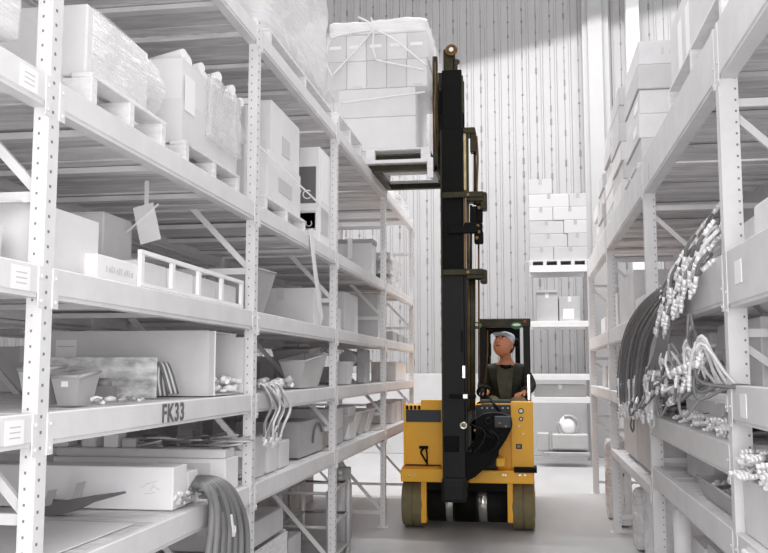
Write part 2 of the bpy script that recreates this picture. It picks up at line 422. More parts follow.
LR = [[(2.81, 3.05), (1.85, 2.08), (1.39, 1.54), (.83, .96)], [(2.81, 3.05), (1.87, 2.08), (1.46, 1.50), (1.17, 1.30), (.83, .96)],
      [(2.81, 3.05), (1.85, 2.0), (1.28, 1.40), (.74, .82)], [(2.81, 3.05), (1.85, 2.0), (1.28, 1.40)]]
right = rack('long grey-white pallet rack along the right side of the aisle', XR, 1, YR, LR, depth=1.05, pd=.078, pw=.06, ptop=3.04, bt=.05, paint=RACKR, zbr=(.15, 1.0, 1.75, 2.71), seed=5)
rack('white pallet rack standing back to back behind the left rack', XL-1.06, -1, YL, [LL]*5, depth=1.0, seed=9, paint=RACKR)
rack('grey pallet rack standing back to back behind the right rack', XR+1.13, 1, YR, [[(2.81, 2.95), (1.85, 2.0), (1.17, 1.30)]]*4, depth=1.0, pd=.078, pw=.06, ptop=3.04, bt=.05, paint=RACKR, zbr=(.15, 1.0, 1.75, 2.71), seed=8)
# labels and lettering on beams, as parts of the beams' rack
def on_left_beam(px0, py0, px1, py1, m=PAPER, name='label_sheet'):
    a = atX(px0, py0, XL+.001); c = atX(px1, py1, XL+.001); b = MB(); b.box(XL+.0005, XL+.003, a.y, c.y, min(a.z, c.z), max(a.z, c.z)); return b.out(name, m, left)
def sheet_left(Y0, Y1, z0, z1):
    b = MB(); b.box(XL+.0005, XL+.003, Y0, Y1, z0, z1); o = b.out('label_sheet', PAPER, left)
    for k in range(3):
        c = MB(); zz = z0+(z1-z0)*(.25+.22*k); c.box(XL+.003, XL+.0036, Y0+(Y1-Y0)*.2, Y0+(Y1-Y0)*.8, zz, zz+.004); c.out('printed_line', PRINTM, o)
for z in (2.435, 1.835, 1.385): sheet_left(2.38, 2.475, z, z+.07)
# FK33 painted on the beam near the second upright
pa = atX(163, 413, XL); pb = atX(181, 410, XL)
text_mesh('FK33', .105, (XL+.003, (atX(173, 411, XL).y), 1.42), R_PX @ Matrix.Diagonal((1.0, 1, 1)).to_3x3(), PRINT, left, 'beam_lettering', bold=.0022)
def sheet_right(Y0, Y1, z0, z1, m=PAPER):
    b = MB(); b.box(XR-.003, XR-.0005, Y0, Y1, z0, z1); b.out('label_sheet', m, right)
sheet_right(3.55, 3.66, 1.93, 2.02); sheet_right(3.56, 3.66, 1.42, 1.51); sheet_right(3.52, 3.64, .87, .94)
sheet_right(6.0, 6.04, 2.84, 2.95, PRINTM)
# small rack across the end of the aisle
def end_rack():
    Y = 15.6; x0 = atY(528, 300, Y).x; x1 = atY(590, 300, Y).x
    r = empty('end_rack', ((x0+x1)/2, Y+.5, 0), 'low grey rack standing across the far end of the aisle', 'rack')
    zs = [atY(550, y, Y).z for y in (272, 327, 380, 403)]
    ztop = atY(550, 262, Y).z
    for x in (x0, x1):
        for yy in (Y, Y+.95):
            b = MB(); b.box(x-.035, x+.035, yy, yy+.05, 0, ztop+.02, .004); nf = len(b.bm.faces); z = .1
            while z < ztop-.1: b.box(x-.012, x+.012, yy-.002, yy+.001, z, z+.03); z += .09
            b.bm.faces.ensure_lookup_table()
            for f in b.bm.faces[nf:]: f.material_index = 1
            b.out('upright', [RACKR, mat('hole_soft', .62, .9)], r)
    for z in zs:
        for yy in (Y, Y+.9):
            b = MB(); b.box(x0+.036, x1-.036, yy, yy+.05, z, z+.10, .004); b.out('beam', RACKR, r)
        b = MB()
        for q in range(7): b.box(x0+.04, x1-.04, Y+.05+q*.121, Y+.16+q*.121, z+.085, z+.10)
        b.out('shelf_deck', DECK, r)
    return Y, x0, x1, zs
EY, EX0, EX1, EZ = end_rack()
# ================================================================ GOODS, LEFT RACK
def YX(px, X, py=300): return atX(px, py, X).y
def L(label, xa, xb, ytop, zb, Xf=-1.53, depth=.5, m=None, **k):
    """carton whose aisle face runs from pixel column xa (near) to xb (far) on the plane X = Xf"""
    a = atX(xa, ytop, Xf); Y1 = YX(xb, Xf, ytop)
    return carton(label, Xf-depth, Xf, a.y, Y1, zb+.001, a.z, m, **k)
ZA, ZB, ZC, ZD, ZE = 3.52, 2.52, 1.92, 1.47, .99
# ---- shelf B
b1 = L('big light grey film-wrapped carton beside the nearest left upright, two paper sheets on its side', 88, 150, 3, ZB+.125, Xf=-1.54, depth=.62, m=CB_L, seam=False,
  lab=[('a', .08, .26, .62, .88), ('a', .08, .26, .36, .60)])
Xf = -1.515
pallet('white pallet under the big wrapped carton nearest the left upright', -2.2, -1.50, YX(84, -1.50), YX(162, -1.50), ZB, .124)
fw = MB(); r_ = bmesh.ops.create_grid(fw.bm, x_segments=16, y_segments=14, size=.5); Y0, Y1, z0, z1 = YX(90, -1.54, 60), YX(150, -1.54, 60)+.02, ZB+.127, b1.location.z+b1.dimensions.z-.002
for v in r_['verts']:
    u, w = v.co.x+.5, v.co.y+.5; bul = max(0, u-.45)*1.6
    v.co = Vector((-1.534+.05*bul*sin(pi*min(1, w*1.0))+.010*abs(noise.noise(Vector((u*11, w*11, 0)))), Y0+(Y1+.03*bul*sin(pi*w)-Y0)*u, z0+(z1-z0)*w*(1-.12*u*bul)))
fo = fw.out('loose_film', FILMC, b1, smooth=True)
def rolls(label, group, spots, r, ln, m, d):
    for k, (x, y, z) in enumerate(spots):
        t = MB(); dd = Vector(d).normalized(); c = Vector((x, y, z)); t.cyl(c-dd*ln/2, c+dd*ln/2, r, n=14); o = t.out('paper_roll', m); tag(o, label, 'roll', group)
        q = MB(); q.cyl(c-dd*(ln/2+.002), c-dd*(ln/2-.001), r*.45, n=12); q.out('roll_core', PRINTM, o)
ya = YX(177, -1.54); yb = YX(233, -1.54); zt = atX(181, 56, -1.54).z
open_b2 = open_carton('tall two-tier carton with its top open and white rolls sticking out, on a grey pallet', -2.12, -1.54, ya, yb, ZB+.106, zt, CB_L, flaps=(None, 55, None, 40))
t = MB(); zz = ZB+.106+(zt-ZB-.106)*.52; t.box(-2.125, -1.535, ya-.005, yb+.005, ZB+.107, zz); t.out('lower_sleeve', CB_M, open_b2)
t = MB(); t.box(-1.533, -1.531, ya+.02, ya+.14, zz-.05, zz+.12); t.out('label_sheet', PAPER, open_b2)
pallet('grey pallet under the tall open carton of rolls', -2.2, -1.50, YX(182, -1.50), YX(238, -1.50), ZB, .104, PALG)
rnd = random.Random(11); sp = []
for k in range(13):
    u = (k % 7)/6; sp.append((-1.66-.10*rnd.random(), ya+.22+(yb-ya-.08)*u, zt+.028+.048*(k//7)+.02*rnd.random()))
rolls('white paper roll lying among others on the tall open carton', 'rolls on the tall open carton', sp, .026, .26, PAPER, (1, -.35, .06))
w_ = wrapped('crumpled clear plastic bag hanging off the far corner of the open carton of rolls', -1.535, -1.50, YX(208, -1.5), YX(240, -1.5), ZB+.2, zt+.02, FILMC, seed=4, amp=.03, rnd=.01, name='plastic_bag', cat='bag')
L('plain grey carton behind the second left upright, between the open carton and the two-high stack', 246, 256, 99, ZB, Xf=-1.62, depth=.5, m=CB_M)
pallet('white pallet under the two-high carton stack beyond the second left upright', -2.2, -1.50, YX(264, -1.50), YX(305, -1.50), ZB, .10)
s1 = L('lower carton of the two-high stack beyond the second left upright', 268, 301, 149, ZB+.101, Xf=-1.53, depth=.6, m=CB_L, lab=[('a', .3, .7, .3, .6, PRINTM)])
z_ = atX(268, 149, -1.53).z
L('upper carton of the two-high stack beyond the second left upright, set back a little', 272, 300, 100, z_+.005, Xf=-1.545, depth=.56, m=CB_L, lab=[('a', .35, .62, .15, .5, PRINTM)])
c5 = L('tall white carton with a black printed panel and a window-like label on its side', 320, 333, 147, ZB+.01, Xf=-1.52, depth=.36, m=CB_W, lab=[('c', .42, .92, .42, .80, PRINT), ('c', .40, .93, .14, .34, PRINTM), ('c', .42, .91, .16, .32, CB_W), ('a', .15, .8, .45, .95, PAPER), ('a', .15, .8, .12, .40, PRINTM)])
text_mesh('VC', .10, (-1.65, c5.location.y-(c5.dimensions.y/2)-.004, c5.location.z+.37), R_CAM, PAPER, c5)
for k in range(2): t = MB(); t.torus((-1.70+.10*k, c5.location.y-(c5.dimensions.y/2)-.006, c5.location.z+.155), (0, 1, 0), .022, .004, 16, 6, 0, 4.6); t.out('printed_mark', PRINTM, c5)
# strap running down across the cartons
b = MB(); b.bar(atX(256, 143, -1.497), atX(333, 217, -1.497), .004, .014); tag(b.out('white_strap', TAPEW), 'thin white strap slanting down across the front of the two-high cartons', 'strap')
b = MB()
P = [atX(311, 229, -1.462), atX(314, 262, -1.455), atX(319, 300, -1.457), atX(322, 321, -1.46)]
for i in range(3): b.bar(P[i], P[i+1], .09, .006, up=Vector((1, 0, 0)))
tag(b.out('hanging_strip', TAPEW), 'narrow white strip hanging from the upper beam down past the next one', 'strip')
# far bays of shelf B
o = L('grey carton with a dark lid in the fourth bay, behind a hanging white ribbon', 372, 376, 240, ZB, Xf=-1.56, depth=.42, m=CB_M, seam=False)
t = MB(); q = o.location; d = o.dimensions; t.box(q.x-d.x/2-.01, q.x+d.x/2+.01, q.y-d.y/2-.01, q.y+d.y/2+.01, q.z+d.z-.03, q.z+d.z+.012); t.out('dark_lid', METD, o)
b = MB(); b.box(q.x-.04, q.x+.01, q.y-d.y/2-.02, q.y-d.y/2-.015, q.z+d.z-.19, q.z+d.z+.02); tag(b.out('ribbon', TAPEW), 'short white ribbon hanging in front of the dark-lidded carton', 'ribbon')
for k in range(3):
    o = L(['lowest', 'middle', 'top'][k]+' grey slotted crate of the stack beside the fourth left upright', 390, 397, 286-17*k, ZB+.01+.155*k, Xf=-1.54, depth=.3, m=PLAS, seam=False, tape=None, name='slotted_crate', cat='crate', lab=[('c', .1, .45, .3, .6, CB_W), ('c', .55, .9, .3, .6, CB_W), ('a', .1, .45, .3, .6, CB_W), ('a', .55, .9, .3, .6, CB_W)])
wrapped('pale film bag in the last bay of the upper left shelf', -1.85, -1.53, 10.2, 10.9, ZB, ZB+.42, FILMG, seed=8, name='film_bag', cat='bag')
for k in range(3):
    b = MB(); b.box(-1.95, -1.56, 9.5+.25*k, 9.72+.25*k, ZB, ZB+.06+.03*k, .01); tag(b.out('flat_tray', PLASD), 'dark flat tray leaning in the last bay, '+['nearest', 'middle', 'farthest'][k]+' of three', 'tray')
# bay 0, near left edge
L('large grey carton behind the nearest left upright on the upper shelf', -60, 21, 14, ZB, Xf=-1.66, depth=.5, m=CB_M, lab=[('a', .55, .95, .90, .94, PRINTM)])
wrapped('white film-wrapped bundle hanging over the shelf edge at the top left corner', -1.60, -1.50, 1.95, YX(8, -1.52), atX(8, 34, -1.5).z, atX(8, 34, -1.5).z+.5, FILM, seed=2, rnd=.03, amp=.01, name='wrapped_bundle', cat='wrapped goods')
# ---- shelf A (top)
def load(label, xa, xb, ztop, depth, seed, m=FILM, X=-1.50, plab=None):
    ya, yb = YX(xa, X), YX(xb, X)
    pallet(plab, X-depth, X, ya, yb, ZA, .12)
    return wrapped(label, X-depth-.0, X-.015, ya+.02, yb, ZA+.122, ztop, m, seed=seed, amp=.05, rnd=.07)
load('tall white shrink-wrapped load on the top shelf left of the raised pallet', 266, 334, 4.95, .95, 3, plab='white pallet under the shrink-wrapped load on the top left shelf')
ld = wrapped('white shrink-wrapped load on the near part of the top left shelf', -2.40, -1.53, 3.75, 4.60, ZA+.001, 4.9, FILM, seed=6, amp=.05, rnd=.07)
for k, (xa, xb) in enumerate(((338, 362), (366, 392), (394, 409))):
    pallet(['empty white pallet on the top left shelf just under the raised load', 'empty white pallet on the top left shelf, below the tips of the forks', 'farthest empty white pallet on the top left shelf'][k], -2.3, -1.52, YX(xa, -1.52, 140), YX(xb, -1.52, 140), ZA, .20)
# ---- shelf C
open_carton('worn open carton with raised flaps just past the nearest upright on the middle shelf', -2.15, -1.56, YX(20, -1.56), YX(99, -1.56)-.02, ZC+.002, atX(97, 222, -1.56).z, CB_L, flaps=(None, None, 12, None))
L('grey carton behind the nearest upright at the left edge, middle shelf', -70, 4, 206, ZC, Xf=-1.58, depth=.4, m=CB_M)
L('mid-grey carton behind the white flat boxes on the middle shelf', 104, 133, 212, ZC, Xf=-1.80, depth=.4, m=CB_D)
o = L('white flat carton with dark printed lettering along its side, on the middle shelf', 97, 138, 253, ZC, Xf=-1.515, depth=.35, m=CB_W, seam=False)
for k in range(11): t = MB(); y_ = o.location.y-.10+.021*k; t.box(-1.5145, -1.5125, y_, y_+(.008, .014, .011)[k % 3], o.location.z+.035, o.location.z+(.058, .052, .060)[k % 3]); t.out('printed_mark', PRINTM, o)
# slatted white pallet-like crate and boxes in it
zc2 = ZC+.001
fl = empty('slatted_crate', (-1.75, 4.1, ZC), 'long low white slatted crate lying along the middle shelf', 'crate')
ya, yb = YX(140, -1.50), YX(243, -1.50)
for z in (.006, .135):
    b = MB(); b.box(-1.515, -1.497, ya, yb, ZC+z+.001, ZC+z+.018); b.out('rail', CB_W, fl)
    b = MB(); b.box(-1.95, -1.93, ya, yb, ZC+z, ZC+z+.018); b.out('rail', CB_W, fl)
for k in range(5):
    y = ya+(yb-ya-.03)*k/4
    for x in (-1.515, -1.95): b = MB(); b.box(x+.001, x+.017, y, y+.03, ZC+.025, ZC+.135); b.out('upright_slat', CB_W, fl)
b = MB(); b.box(-1.949, -1.498, ya+.001, yb-.001, ZC+.001, ZC+.0055); b.out('base', PALG, fl)
for k in range(4):
    y = ya+.04+(yb-ya-.05)*k/4
    carton(['light carton in the slatted crate, nearest of four', 'light carton second in the slatted crate', 'grey carton third in the slatted crate', 'grey carton at the far end of the slatted crate'][k], -1.90, -1.53, y, y+(yb-ya)/4-.03, ZC+.007, ZC+.118, (CB_L, CB_W, CB_M, CB_M)[k], seam=False)
carton('long pale carton behind the slatted crate on the middle shelf', -2.42, -2.02, YX(150, -1.98), YX(212, -1.98), ZC+.001, ZC+.26, CB_L, seam=False, lab=[('a', .05, .9, .86, .9, PRINTM)])
# paper hanging under shelf B
o = MB(); c = atX(148, 224, -1.7); o.box(c.x-.055, c.x+.045, c.y-.002, c.y+.002, c.z-.085, c.z+.09, rot=Matrix.Rotation(radians(-14), 3, 'Y')); o.box(c.x-.02, c.x, c.y-.001, c.y+.001, c.z, 2.46); po = o.out('hanging_paper', CB_M); tag(po, 'sheet of paper hanging crooked from under the upper shelf deck', 'paper')
t = MB(); t.bar((c.x-.14, c.y-.004, c.z-.07), (c.x+.05, c.y-.004, c.z+.09), .018, .002); t.out('tape', TAPEW, po)
# bay 2-4 of shelf C
bin_tray('dark grey ribbed bin just past the second upright on the middle shelf', -1.80, -1.53, YX(257, -1.53), YX(276, -1.53), ZC+.03, atX(262, 268, -1.53).z, PLASD, low=.95)
L('long pale carton lying in the third bay of the middle shelf', 314, 331, 288, ZC, Xf=-1.58, depth=.52, m=CB_L)
L('small light carton on its side behind the third upright, middle shelf', 330, 341, 306, ZC, Xf=-1.58, depth=.3, m=CB_L)
L('big dark grey carton in the fourth bay of the middle shelf', 370, 384, 290, ZC, Xf=-1.56, depth=.5, m=CB_D, lab=[('c', .02, .08, .0, 1, CB_M), ('c', .5, .53, .0, 1, CB_M)])
L('light leaning carton left of the big dark one, middle shelf', 345, 358, 292, ZC, Xf=-1.62, depth=.3, m=CB_M, rot=.0)
for k in range(3): L(['near', 'middle', 'far'][k]+' small grey crate in the last bay of the middle left shelf', 393+6*k, 397+6*k, 331+3*k, ZC, Xf=-1.54, depth=.22, m=PLASD, seam=False, tape=None, name='small_crate', cat='crate')
# ---- shelf D
def FX(px, Y, py=400): return atY(px, py, Y).x
def FZ(py, Y, px=150): return atY(px, py, Y).z
Yc, w = 4.27, .008; xr0 = -1.56; zt = min(FZ(331, Yc, 120), 1.815)
b = MB(); b.box(-2.45, xr0, Yc, Yc+w, ZD+.002, zt); b.box(-2.45, xr0, 4.685-w, 4.685, ZD+.002, zt); b.box(-2.45, xr0, Yc+w, 4.685-w, ZD+.002, ZD+.002+w); b.box(-2.45, xr0-.02, Yc+w, 4.685-w, zt-w, zt); b.box(-2.45, -2.45+w, Yc+w, 4.685-w, ZD+.002+w, zt-w)
b = b.out('open_cardboard_box', CB_M); tag(b, 'long grey carton lying on the FK33 shelf, its open end facing the aisle', 'box')
t = MB(); t.bar((xr0+.001, Yc+.004, (ZD+zt)/2), (xr0+.05, Yc-.02, (ZD+zt)/2), zt-ZD-.02, w) if False else t.box(xr0, xr0+.045, Yc, Yc+w, ZD+.004, zt-.004, rot=Matrix.Rotation(radians(-35), 3, 'Z'), about=Vector((xr0, Yc, 0))); t.out('flap', CB_W, b)
t = MB(); t.box(xr0, xr0+.05, 4.675, 4.683, ZD+.01, zt-.02, rot=Matrix.Rotation(radians(-12), 3, 'Z'), about=Vector((xr0, 4.68, 0))); t.out('flap', CB_L, b)
t = MB(); a_ = atY(56, 340, Yc-.004); c_ = atY(76, 357, Yc-.004); t.box(a_.x, c_.x, Yc-.003, Yc-.0008, c_.z, a_.z); lo = t.out('label_sheet', PAPER, b)
t = MB(); t.box(a_.x+.01, c_.x-.01, Yc-.0045, Yc-.003, (a_.z+c_.z)/2+.008, (a_.z+c_.z)/2+.012); t.out('printed_line', PRINTM, lo)
Yp = 3.92
b = MB(); b.box(FX(24, Yp), FX(156, Yp), Yp, Yp+.012, ZD+.002, FZ(357, Yp, 110), .008, seg=2); tag(b.out('stained_plate', PLATE), 'stained whitish metal plate standing on edge on the shelf above the FK33 beam', 'plate')
bin_tray('grey sloping bin beside the nearest upright on the FK33 shelf', -1.80, -1.70, 2.98, 3.14, ZD+.004, 1.615, PLAS, low=.9, taper=.02)
o = bin_tray('grey hooded bin with a white tag, second on the FK33 shelf', -1.685, -1.575, 3.0, 3.16, ZD+.004, 1.595, PLASD, low=.85, taper=.02)
t = MB(); t.box(-1.645, -1.62, 3.003, 3.006, ZD+.07, ZD+.09); t.out('white_tag', PAPER, o)
Yv = 3.72; b = MB(); x0 = FX(88, Yv); b.cyl((x0, Yv, FZ(383, Yv)), (x0+.045, Yv, FZ(383, Yv)), .022); b.cyl((x0+.055, Yv, FZ(383, Yv)), (x0+.10, Yv, FZ(383, Yv)), .022); b.box(x0-.02, x0+.12, Yv-.02, Yv+.03, ZD+.002, FZ(386, Yv)); tag(b.out('valve_block', METD), 'dark twin-barrelled valve block in front of the stained plate', 'valve')
for k in range(5):
    Yh = 3.93+.025*k; o_ = 2.2*k
    hose('light grey looped hose standing at the end of the stained plate', [atY(158+o_, 396, Yh), atY(156+o_, 380, Yh), atY(157+o_, 366, Yh), atY(160+o_*.9, 364, Yh), atY(164+o_, 376, Yh+.02), atY(169+o_, 394, Yh+.03)], .007, HOSEL if k % 2 else HOSED, 'looped hoses by the stained plate', fit=(0, 0))
def scrap(label, group, c, n, spread, s, ms, seed, name='wrapped_part', cat='parts'):
    r = random.Random(seed)
    for k in range(n):
        x, y, z = c[0]+r.uniform(-1, 1)*spread[0], c[1]+r.uniform(-1, 1)*spread[1], c[2]
        b = MB(); a = r.uniform(0, 6.28); h = s*r.uniform(.6, 1.4); lift = r.random()*spread[2]
        b.tube([(x-cos(a)*h*.6, y-sin(a)*h*.6, z+h*.32+lift), (x, y, z+h*.42+lift), (x+cos(a)*h*.6, y+sin(a)*h*.6, z+h*.34+lift)], [h*.26, h*.34, h*.2], 6)
        tag(b.out(name, r.choice(ms)), label, cat, group)
scrap('crumpled white wrapped part heaped in the mouth of the open-ended carton', 'wrapped parts by the open carton', (-1.57, 4.48, ZD+.012), 26, (.05, .17, .06), .045, [PAPER, CB_W, FILMG], 5)
scrap('small metal part lying in front of the bins on the FK33 shelf', 'loose parts on the FK33 shelf', (-1.56, YX(118, -1.56), ZD+.002), 12, (.03, .25, .01), .028, [METD, MET, CB_W], 6)
# bays 2..4
bin_tray('dark open bin in the third bay of the FK33 level', -2.0, -1.70, YX(296, -1.7), YX(320, -1.7), ZD+.004, atX(300, 345, -1.70).z, PLASD, low=.9)
bin_tray('grey open bin with white paper in it, third bay of the FK33 level', -1.72, -1.53, YX(306, -1.53), YX(328, -1.53), ZD+.004, atX(306, 352, -1.53).z, PLAS, low=.75)
scrap('small bright part heaped just past the second upright on the FK33 level', 'bright parts past the second upright', (-1.58, YX(275, -1.58), ZD+.002), 30, (.05, .38, .05), .045, [PAPER, MET, CHR, CB_W], 8)
o = bin_tray('white pail in the fourth bay of the FK33 level', -1.78, -1.60, 8.0, 8.22, ZD+.003, ZD+.20, CB_W, low=1, name='pail', cat='pail', taper=.02)
o = empty('machine_unit', (-1.75, 8.6, ZD), 'grey machine unit with dark motor in the fourth bay of the FK33 level', 'machine')
b = MB(); b.box(-2.0, -1.78, 8.35, 8.9, ZD+.002, ZD+.16, .02); b.out('housing', MET, o)
b = MB(); b.cyl((-1.70, 8.4, ZD+.24), (-1.70, 8.7, ZD+.24), .075); b.out('motor', PLASD, o)
b = MB(); b.tube(bez([(-2.0, 8.5, ZD+.16), (-1.95, 8.5, ZD+.33), (-1.80, 8.5, ZD+.34), (-1.68, 8.5, ZD+.30)]), .014); b.out('pipe', MET, o)
b = MB(); b.box(-1.64, -1.56, 8.55, 8.85, ZD+.002, ZD+.33, .01); b.out('dark_panel', METD, o)
L('light carton in the last bay of the FK33 level', 396, 407, 362, ZD, Xf=-1.56, depth=.3, m=CB_L)
# ---- shelf E, first bay
Yt = 4.42; zl = FZ(459, Yt, 200)
b = MB(); b.box(-2.45, -1.515, Yt, 4.62, ZE+.002, zl, .004); cq = b.out('light_box', CB_W); tag(cq, 'pale wooden box with a recessed panel on the lowest shelf behind the hose coil', 'box')
t = MB(); t.box(FX(160, Yt), FX(212, Yt), Yt-.0035, Yt-.0005, FZ(487, Yt, 200), FZ(463, Yt, 200)); t.out('recessed_panel', CB_M, cq)
zz = FZ(450, Yt, 200)
b = MB(); b.box(-2.45, -1.53, Yt+.03, 4.60, zl+.001, zz, .005); tag(b.out('timber', CB_M), 'long grey timber lying on the pale box at the back of the lowest shelf', 'timber')
r_ = random.Random(21)
for k in range(34):
    x = r_.uniform(FX(140, Yt), FX(236, Yt)); b = MB(); p = Vector((x, 4.46+.12*r_.random(), zz+.010+r_.random()*.055)); a = r_.uniform(-.9, .9)
    d = Vector((cos(a), sin(a)*.25, .25*r_.uniform(-1, 1)))*.07; d.z = max(d.z, -.0); b.tube([p-d, p, p+d], .0055, 5); tag(b.out('metal_rod', r_.choice([METD, MET, HOSED])), 'short dark rod in the heap on the grey timber', 'rod', 'rods heaped on the grey timber')
for k, px in enumerate((50, 78, 100, 118)):
    x = FX(px, Yt); carton(['nearest small pale box on the grey timber', 'second small pale box on the grey timber', 'third small pale box on the grey timber, before the heap of rods', 'small grey box next to the heap of rods on the timber'][k], x, x+.08, 4.47, 4.58, zz+.001, zz+(.03, .06, .07, .05)[k], (CB_L, CB_M, CB_W, CB_D)[k], seam=False, tape=None)
Yw = 3.80
b = MB(); b.box(-2.45, FX(173, Yw, 490), Yw, Yw+.16, ZE+.002, FZ(467, Yw, 150), .004); cr = b.out('long_crate', CB_W); tag(cr, 'long plain white crate lying across the lowest shelf behind the dark bar', 'crate')
t = MB()
for (x, y, l, an) in ((141, 488, .04, .6), (147, 484, .05, .3), (150, 491, .035, 1.0), (144, 494, .05, .15), (154, 487, .03, -.4)):
    p_ = atY(x, y, Yw-.0012); t.bar(p_, p_+Vector((cos(an)*l, 0, sin(an)*l)), .0008, .002)
t.out('scuff_mark', PRINTM, cr)
b = MB(); b.box(FX(160, 4.02, 480), FX(190, 4.02, 480), 4.0, 4.12, ZE+.002, FZ(471, 4.02, 180), .004); tag(b.out('small_white_box', CB_W), 'small white box tucked behind the right end of the long white crate', 'box')
# dark pointed bar with two bent tabs
Yb = 3.60; pts = [(20, 499), (60, 502), (88, 497), (119, 493), (120, 495), (88, 504), (72, 512), (50, 517), (20, 517)]
b = MB(); b.prism([(q_.x, q_.z) for q_ in (atY(x, y, Yb) for x, y in pts)], Yb, Yb+.06, 'Y'); bl = b.out('pointed_bar', HOSED); tag(bl, 'long dark pointed bar with two bent tabs in front of the white crate', 'bar')
for x, y in ((45, 500), (74, 492)):
    t = MB(); P4 = [atY(x-2, y+7, Yb-.004), atY(x+6, y+5, Yb-.004), atY(x+12, y-11, Yb-.004), atY(x+3, y-9, Yb-.004)]; t.prism([(q_.x, q_.z) for q_ in P4], Yb-.006, Yb-.001, 'Y'); t.out('bent_tab', PLASD, bl)
t = MB(); q_ = atY(44, 518, Yb); t.cyl((q_.x, Yb+.03, ZE+.002), (q_.x, Yb+.03, q_.z+.02), .012); t.out('foot', METD, bl)
b = MB(); b.box(-2.40, -1.56, 2.75, 3.45, ZE+.001, ZE+.006); tag(b.out('metal_sheet', CB_L), 'flat grey sheet lying on the lowest shelf by the nearest upright', 'sheet')
# big coil of hoses draped over the lowest beam
rnd = random.Random(31)
def PXZ(x, y, X): return atX(x, y, X)
for k in range(19):
    f = k/18; X = -1.42+.03*rnd.random()-.01*(k % 3)
    # loop rises from the shelf, arcs over and hangs down in front of the beam
    a = PXZ(188-6*f*0, 487-9*f, -1.60); t1 = PXZ(203+14*f, 486-6*f, -1.44); t2 = PXZ(212+22*f, 503-10*f, X); t3 = PXZ(211+34*f, 530-10*f, X); t4 = PXZ(208+39*f, 556, X)
    bt = Vector((t4.x, t4.y-.03, .50-.12*f)); rr = Vector((t4.x-.03, t4.y-.45+.2*(1-f), .42-.1*f)); up = PXZ(190+6*f, 560, -1.43)
    hose('thick grey hose of the coil draped over the lowest beam before the second upright', [a, t1, t2, t3, t4, bt, rr], .0165, HOSED if k % 3 else HOSE, 'hose coil over the lowest left beam', fit=(1, 0), n=42, fl=.05)
b = MB(); p = PXZ(230, 515, -1.385); p2 = PXZ(233, 536, -1.385); b.bar(p, p2, .02, .012); b.torus(PXZ(234, 530, -1.38), (1, 0, 0), .017, .005); tag(b.out('hose_clip', PAPER), 'white clip hanging on the front of the grey hose coil', 'clip')
scrap('bright hose end fitting lying by the right end of the white crate', 'fittings beside the long white crate', (-1.56, 3.98, ZE+.002), 34, (.05, .16, .06), .036, [CHR, MET, PAPER, HOSE], 12, name='loose_fitting', cat='fitting')
scrap('bright fitting lying just before the second upright on the lowest shelf', 'fittings before the second upright', (-1.62, YX(236, -1.62), ZE+.002), 14, (.05, .12, .04), .035, [CHR, MET, PAPER], 13, name='loose_fitting', cat='fitting')
# ---- shelf E, further bays
for k in range(12):
    px = 262+1.6*k; r = rnd.random; X = -1.44+.03*r()
    top = PXZ(px-2+3*r(), 384+4*r(), -1.50); sw = 8*(r()-.3)
    hose('thin pale hose hanging from the FK33-level shelf past the beam beyond the second upright', [top, PXZ(px+4, 392, X), PXZ(px+8+sw, 408, X), PXZ(px+2+sw, 424, X), PXZ(px-2+4*r(), 436+8*r(), X-.02)], .0075, HOSEL if k % 3 else HOSE, 'pale hoses hanging past the second upright', fit=(1, 1), n=24, fl=.03)
for k, (xa, xb, yt, m_) in enumerate(((257, 267, 437, CB_M), (270, 279, 436, CB_L), (282, 291, 441, CB_M))):
    carton(['grey box of parts nearest the second upright on the lowest shelf', 'light box of parts, second past the second upright on the lowest shelf', 'grey box of parts, third past the second upright on the lowest shelf'][k], -1.80, -1.53, YX(xa, -1.53), YX(xb, -1.53), ZE+.002, atX(xa, yt, -1.53).z, m_, seam=False)
b = MB(); y0, y1 = YX(302, -1.55), YX(328, -1.55); prof = [(y0, ZE+.01), (y1, ZE+.01), (y1+.1, ZE+.12), (y1-.3, atX(318, 417, -1.6).z), (y0+.02, atX(300, 420, -1.55).z-.02)]
b.prism(prof, -2.02, -1.56, 'X'); hb = b.out('hopper', PLASD); tag(hb, 'large dark grey slanted hopper lying on the lowest shelf in the third bay', 'hopper')
t = MB(); t.torus((-1.55, (y0+y1)/2+.1, ZE+.06), (1, 0, 0), .16, .008, a0=-.2, a1=2.2); t.out('rim', HOSED, hb)
for k, (xa, xb, yt, m_, zt_) in enumerate(((333, 343, 432, CB_D, 0), (333, 343, 410, CB_M, 1), (349, 356, 407, CB_L, 0))):
    zb = ZE+.002 if not zt_ else atX(333, 432, -1.56).z+.004
    L(['lower dark carton of the pair by the third upright, lowest shelf', 'upper grey carton of the pair by the third upright, lowest shelf', 'tall light carton next to the stacked pair on the lowest shelf'][k], xa, xb, yt, zb, Xf=-1.56, depth=.42 if k < 2 else .22, m=m_)
for k in range(4):
    y = 7.7+.36*k; bin_tray(['nearest grey basket in a row of four in the fourth bay of the lowest shelf', 'second grey basket in the row of four, lowest shelf', 'third grey basket in the row of four, lowest shelf', 'last grey basket in the row of four, lowest shelf'][k], -1.82, -1.54, y, y+.30, ZE+.003, ZE+.22, (PLAS, CB_L, PLAS, CB_M)[k], low=1, name='basket', cat='basket')
for k in range(3): L(['near', 'middle', 'far'][k]+' carton in the last bay of the lowest left shelf', 392+5*k, 396+5*k, 404-2*k, ZE, Xf=-1.55, depth=.3, m=(CB_M, CB_L, CB_D)[k])
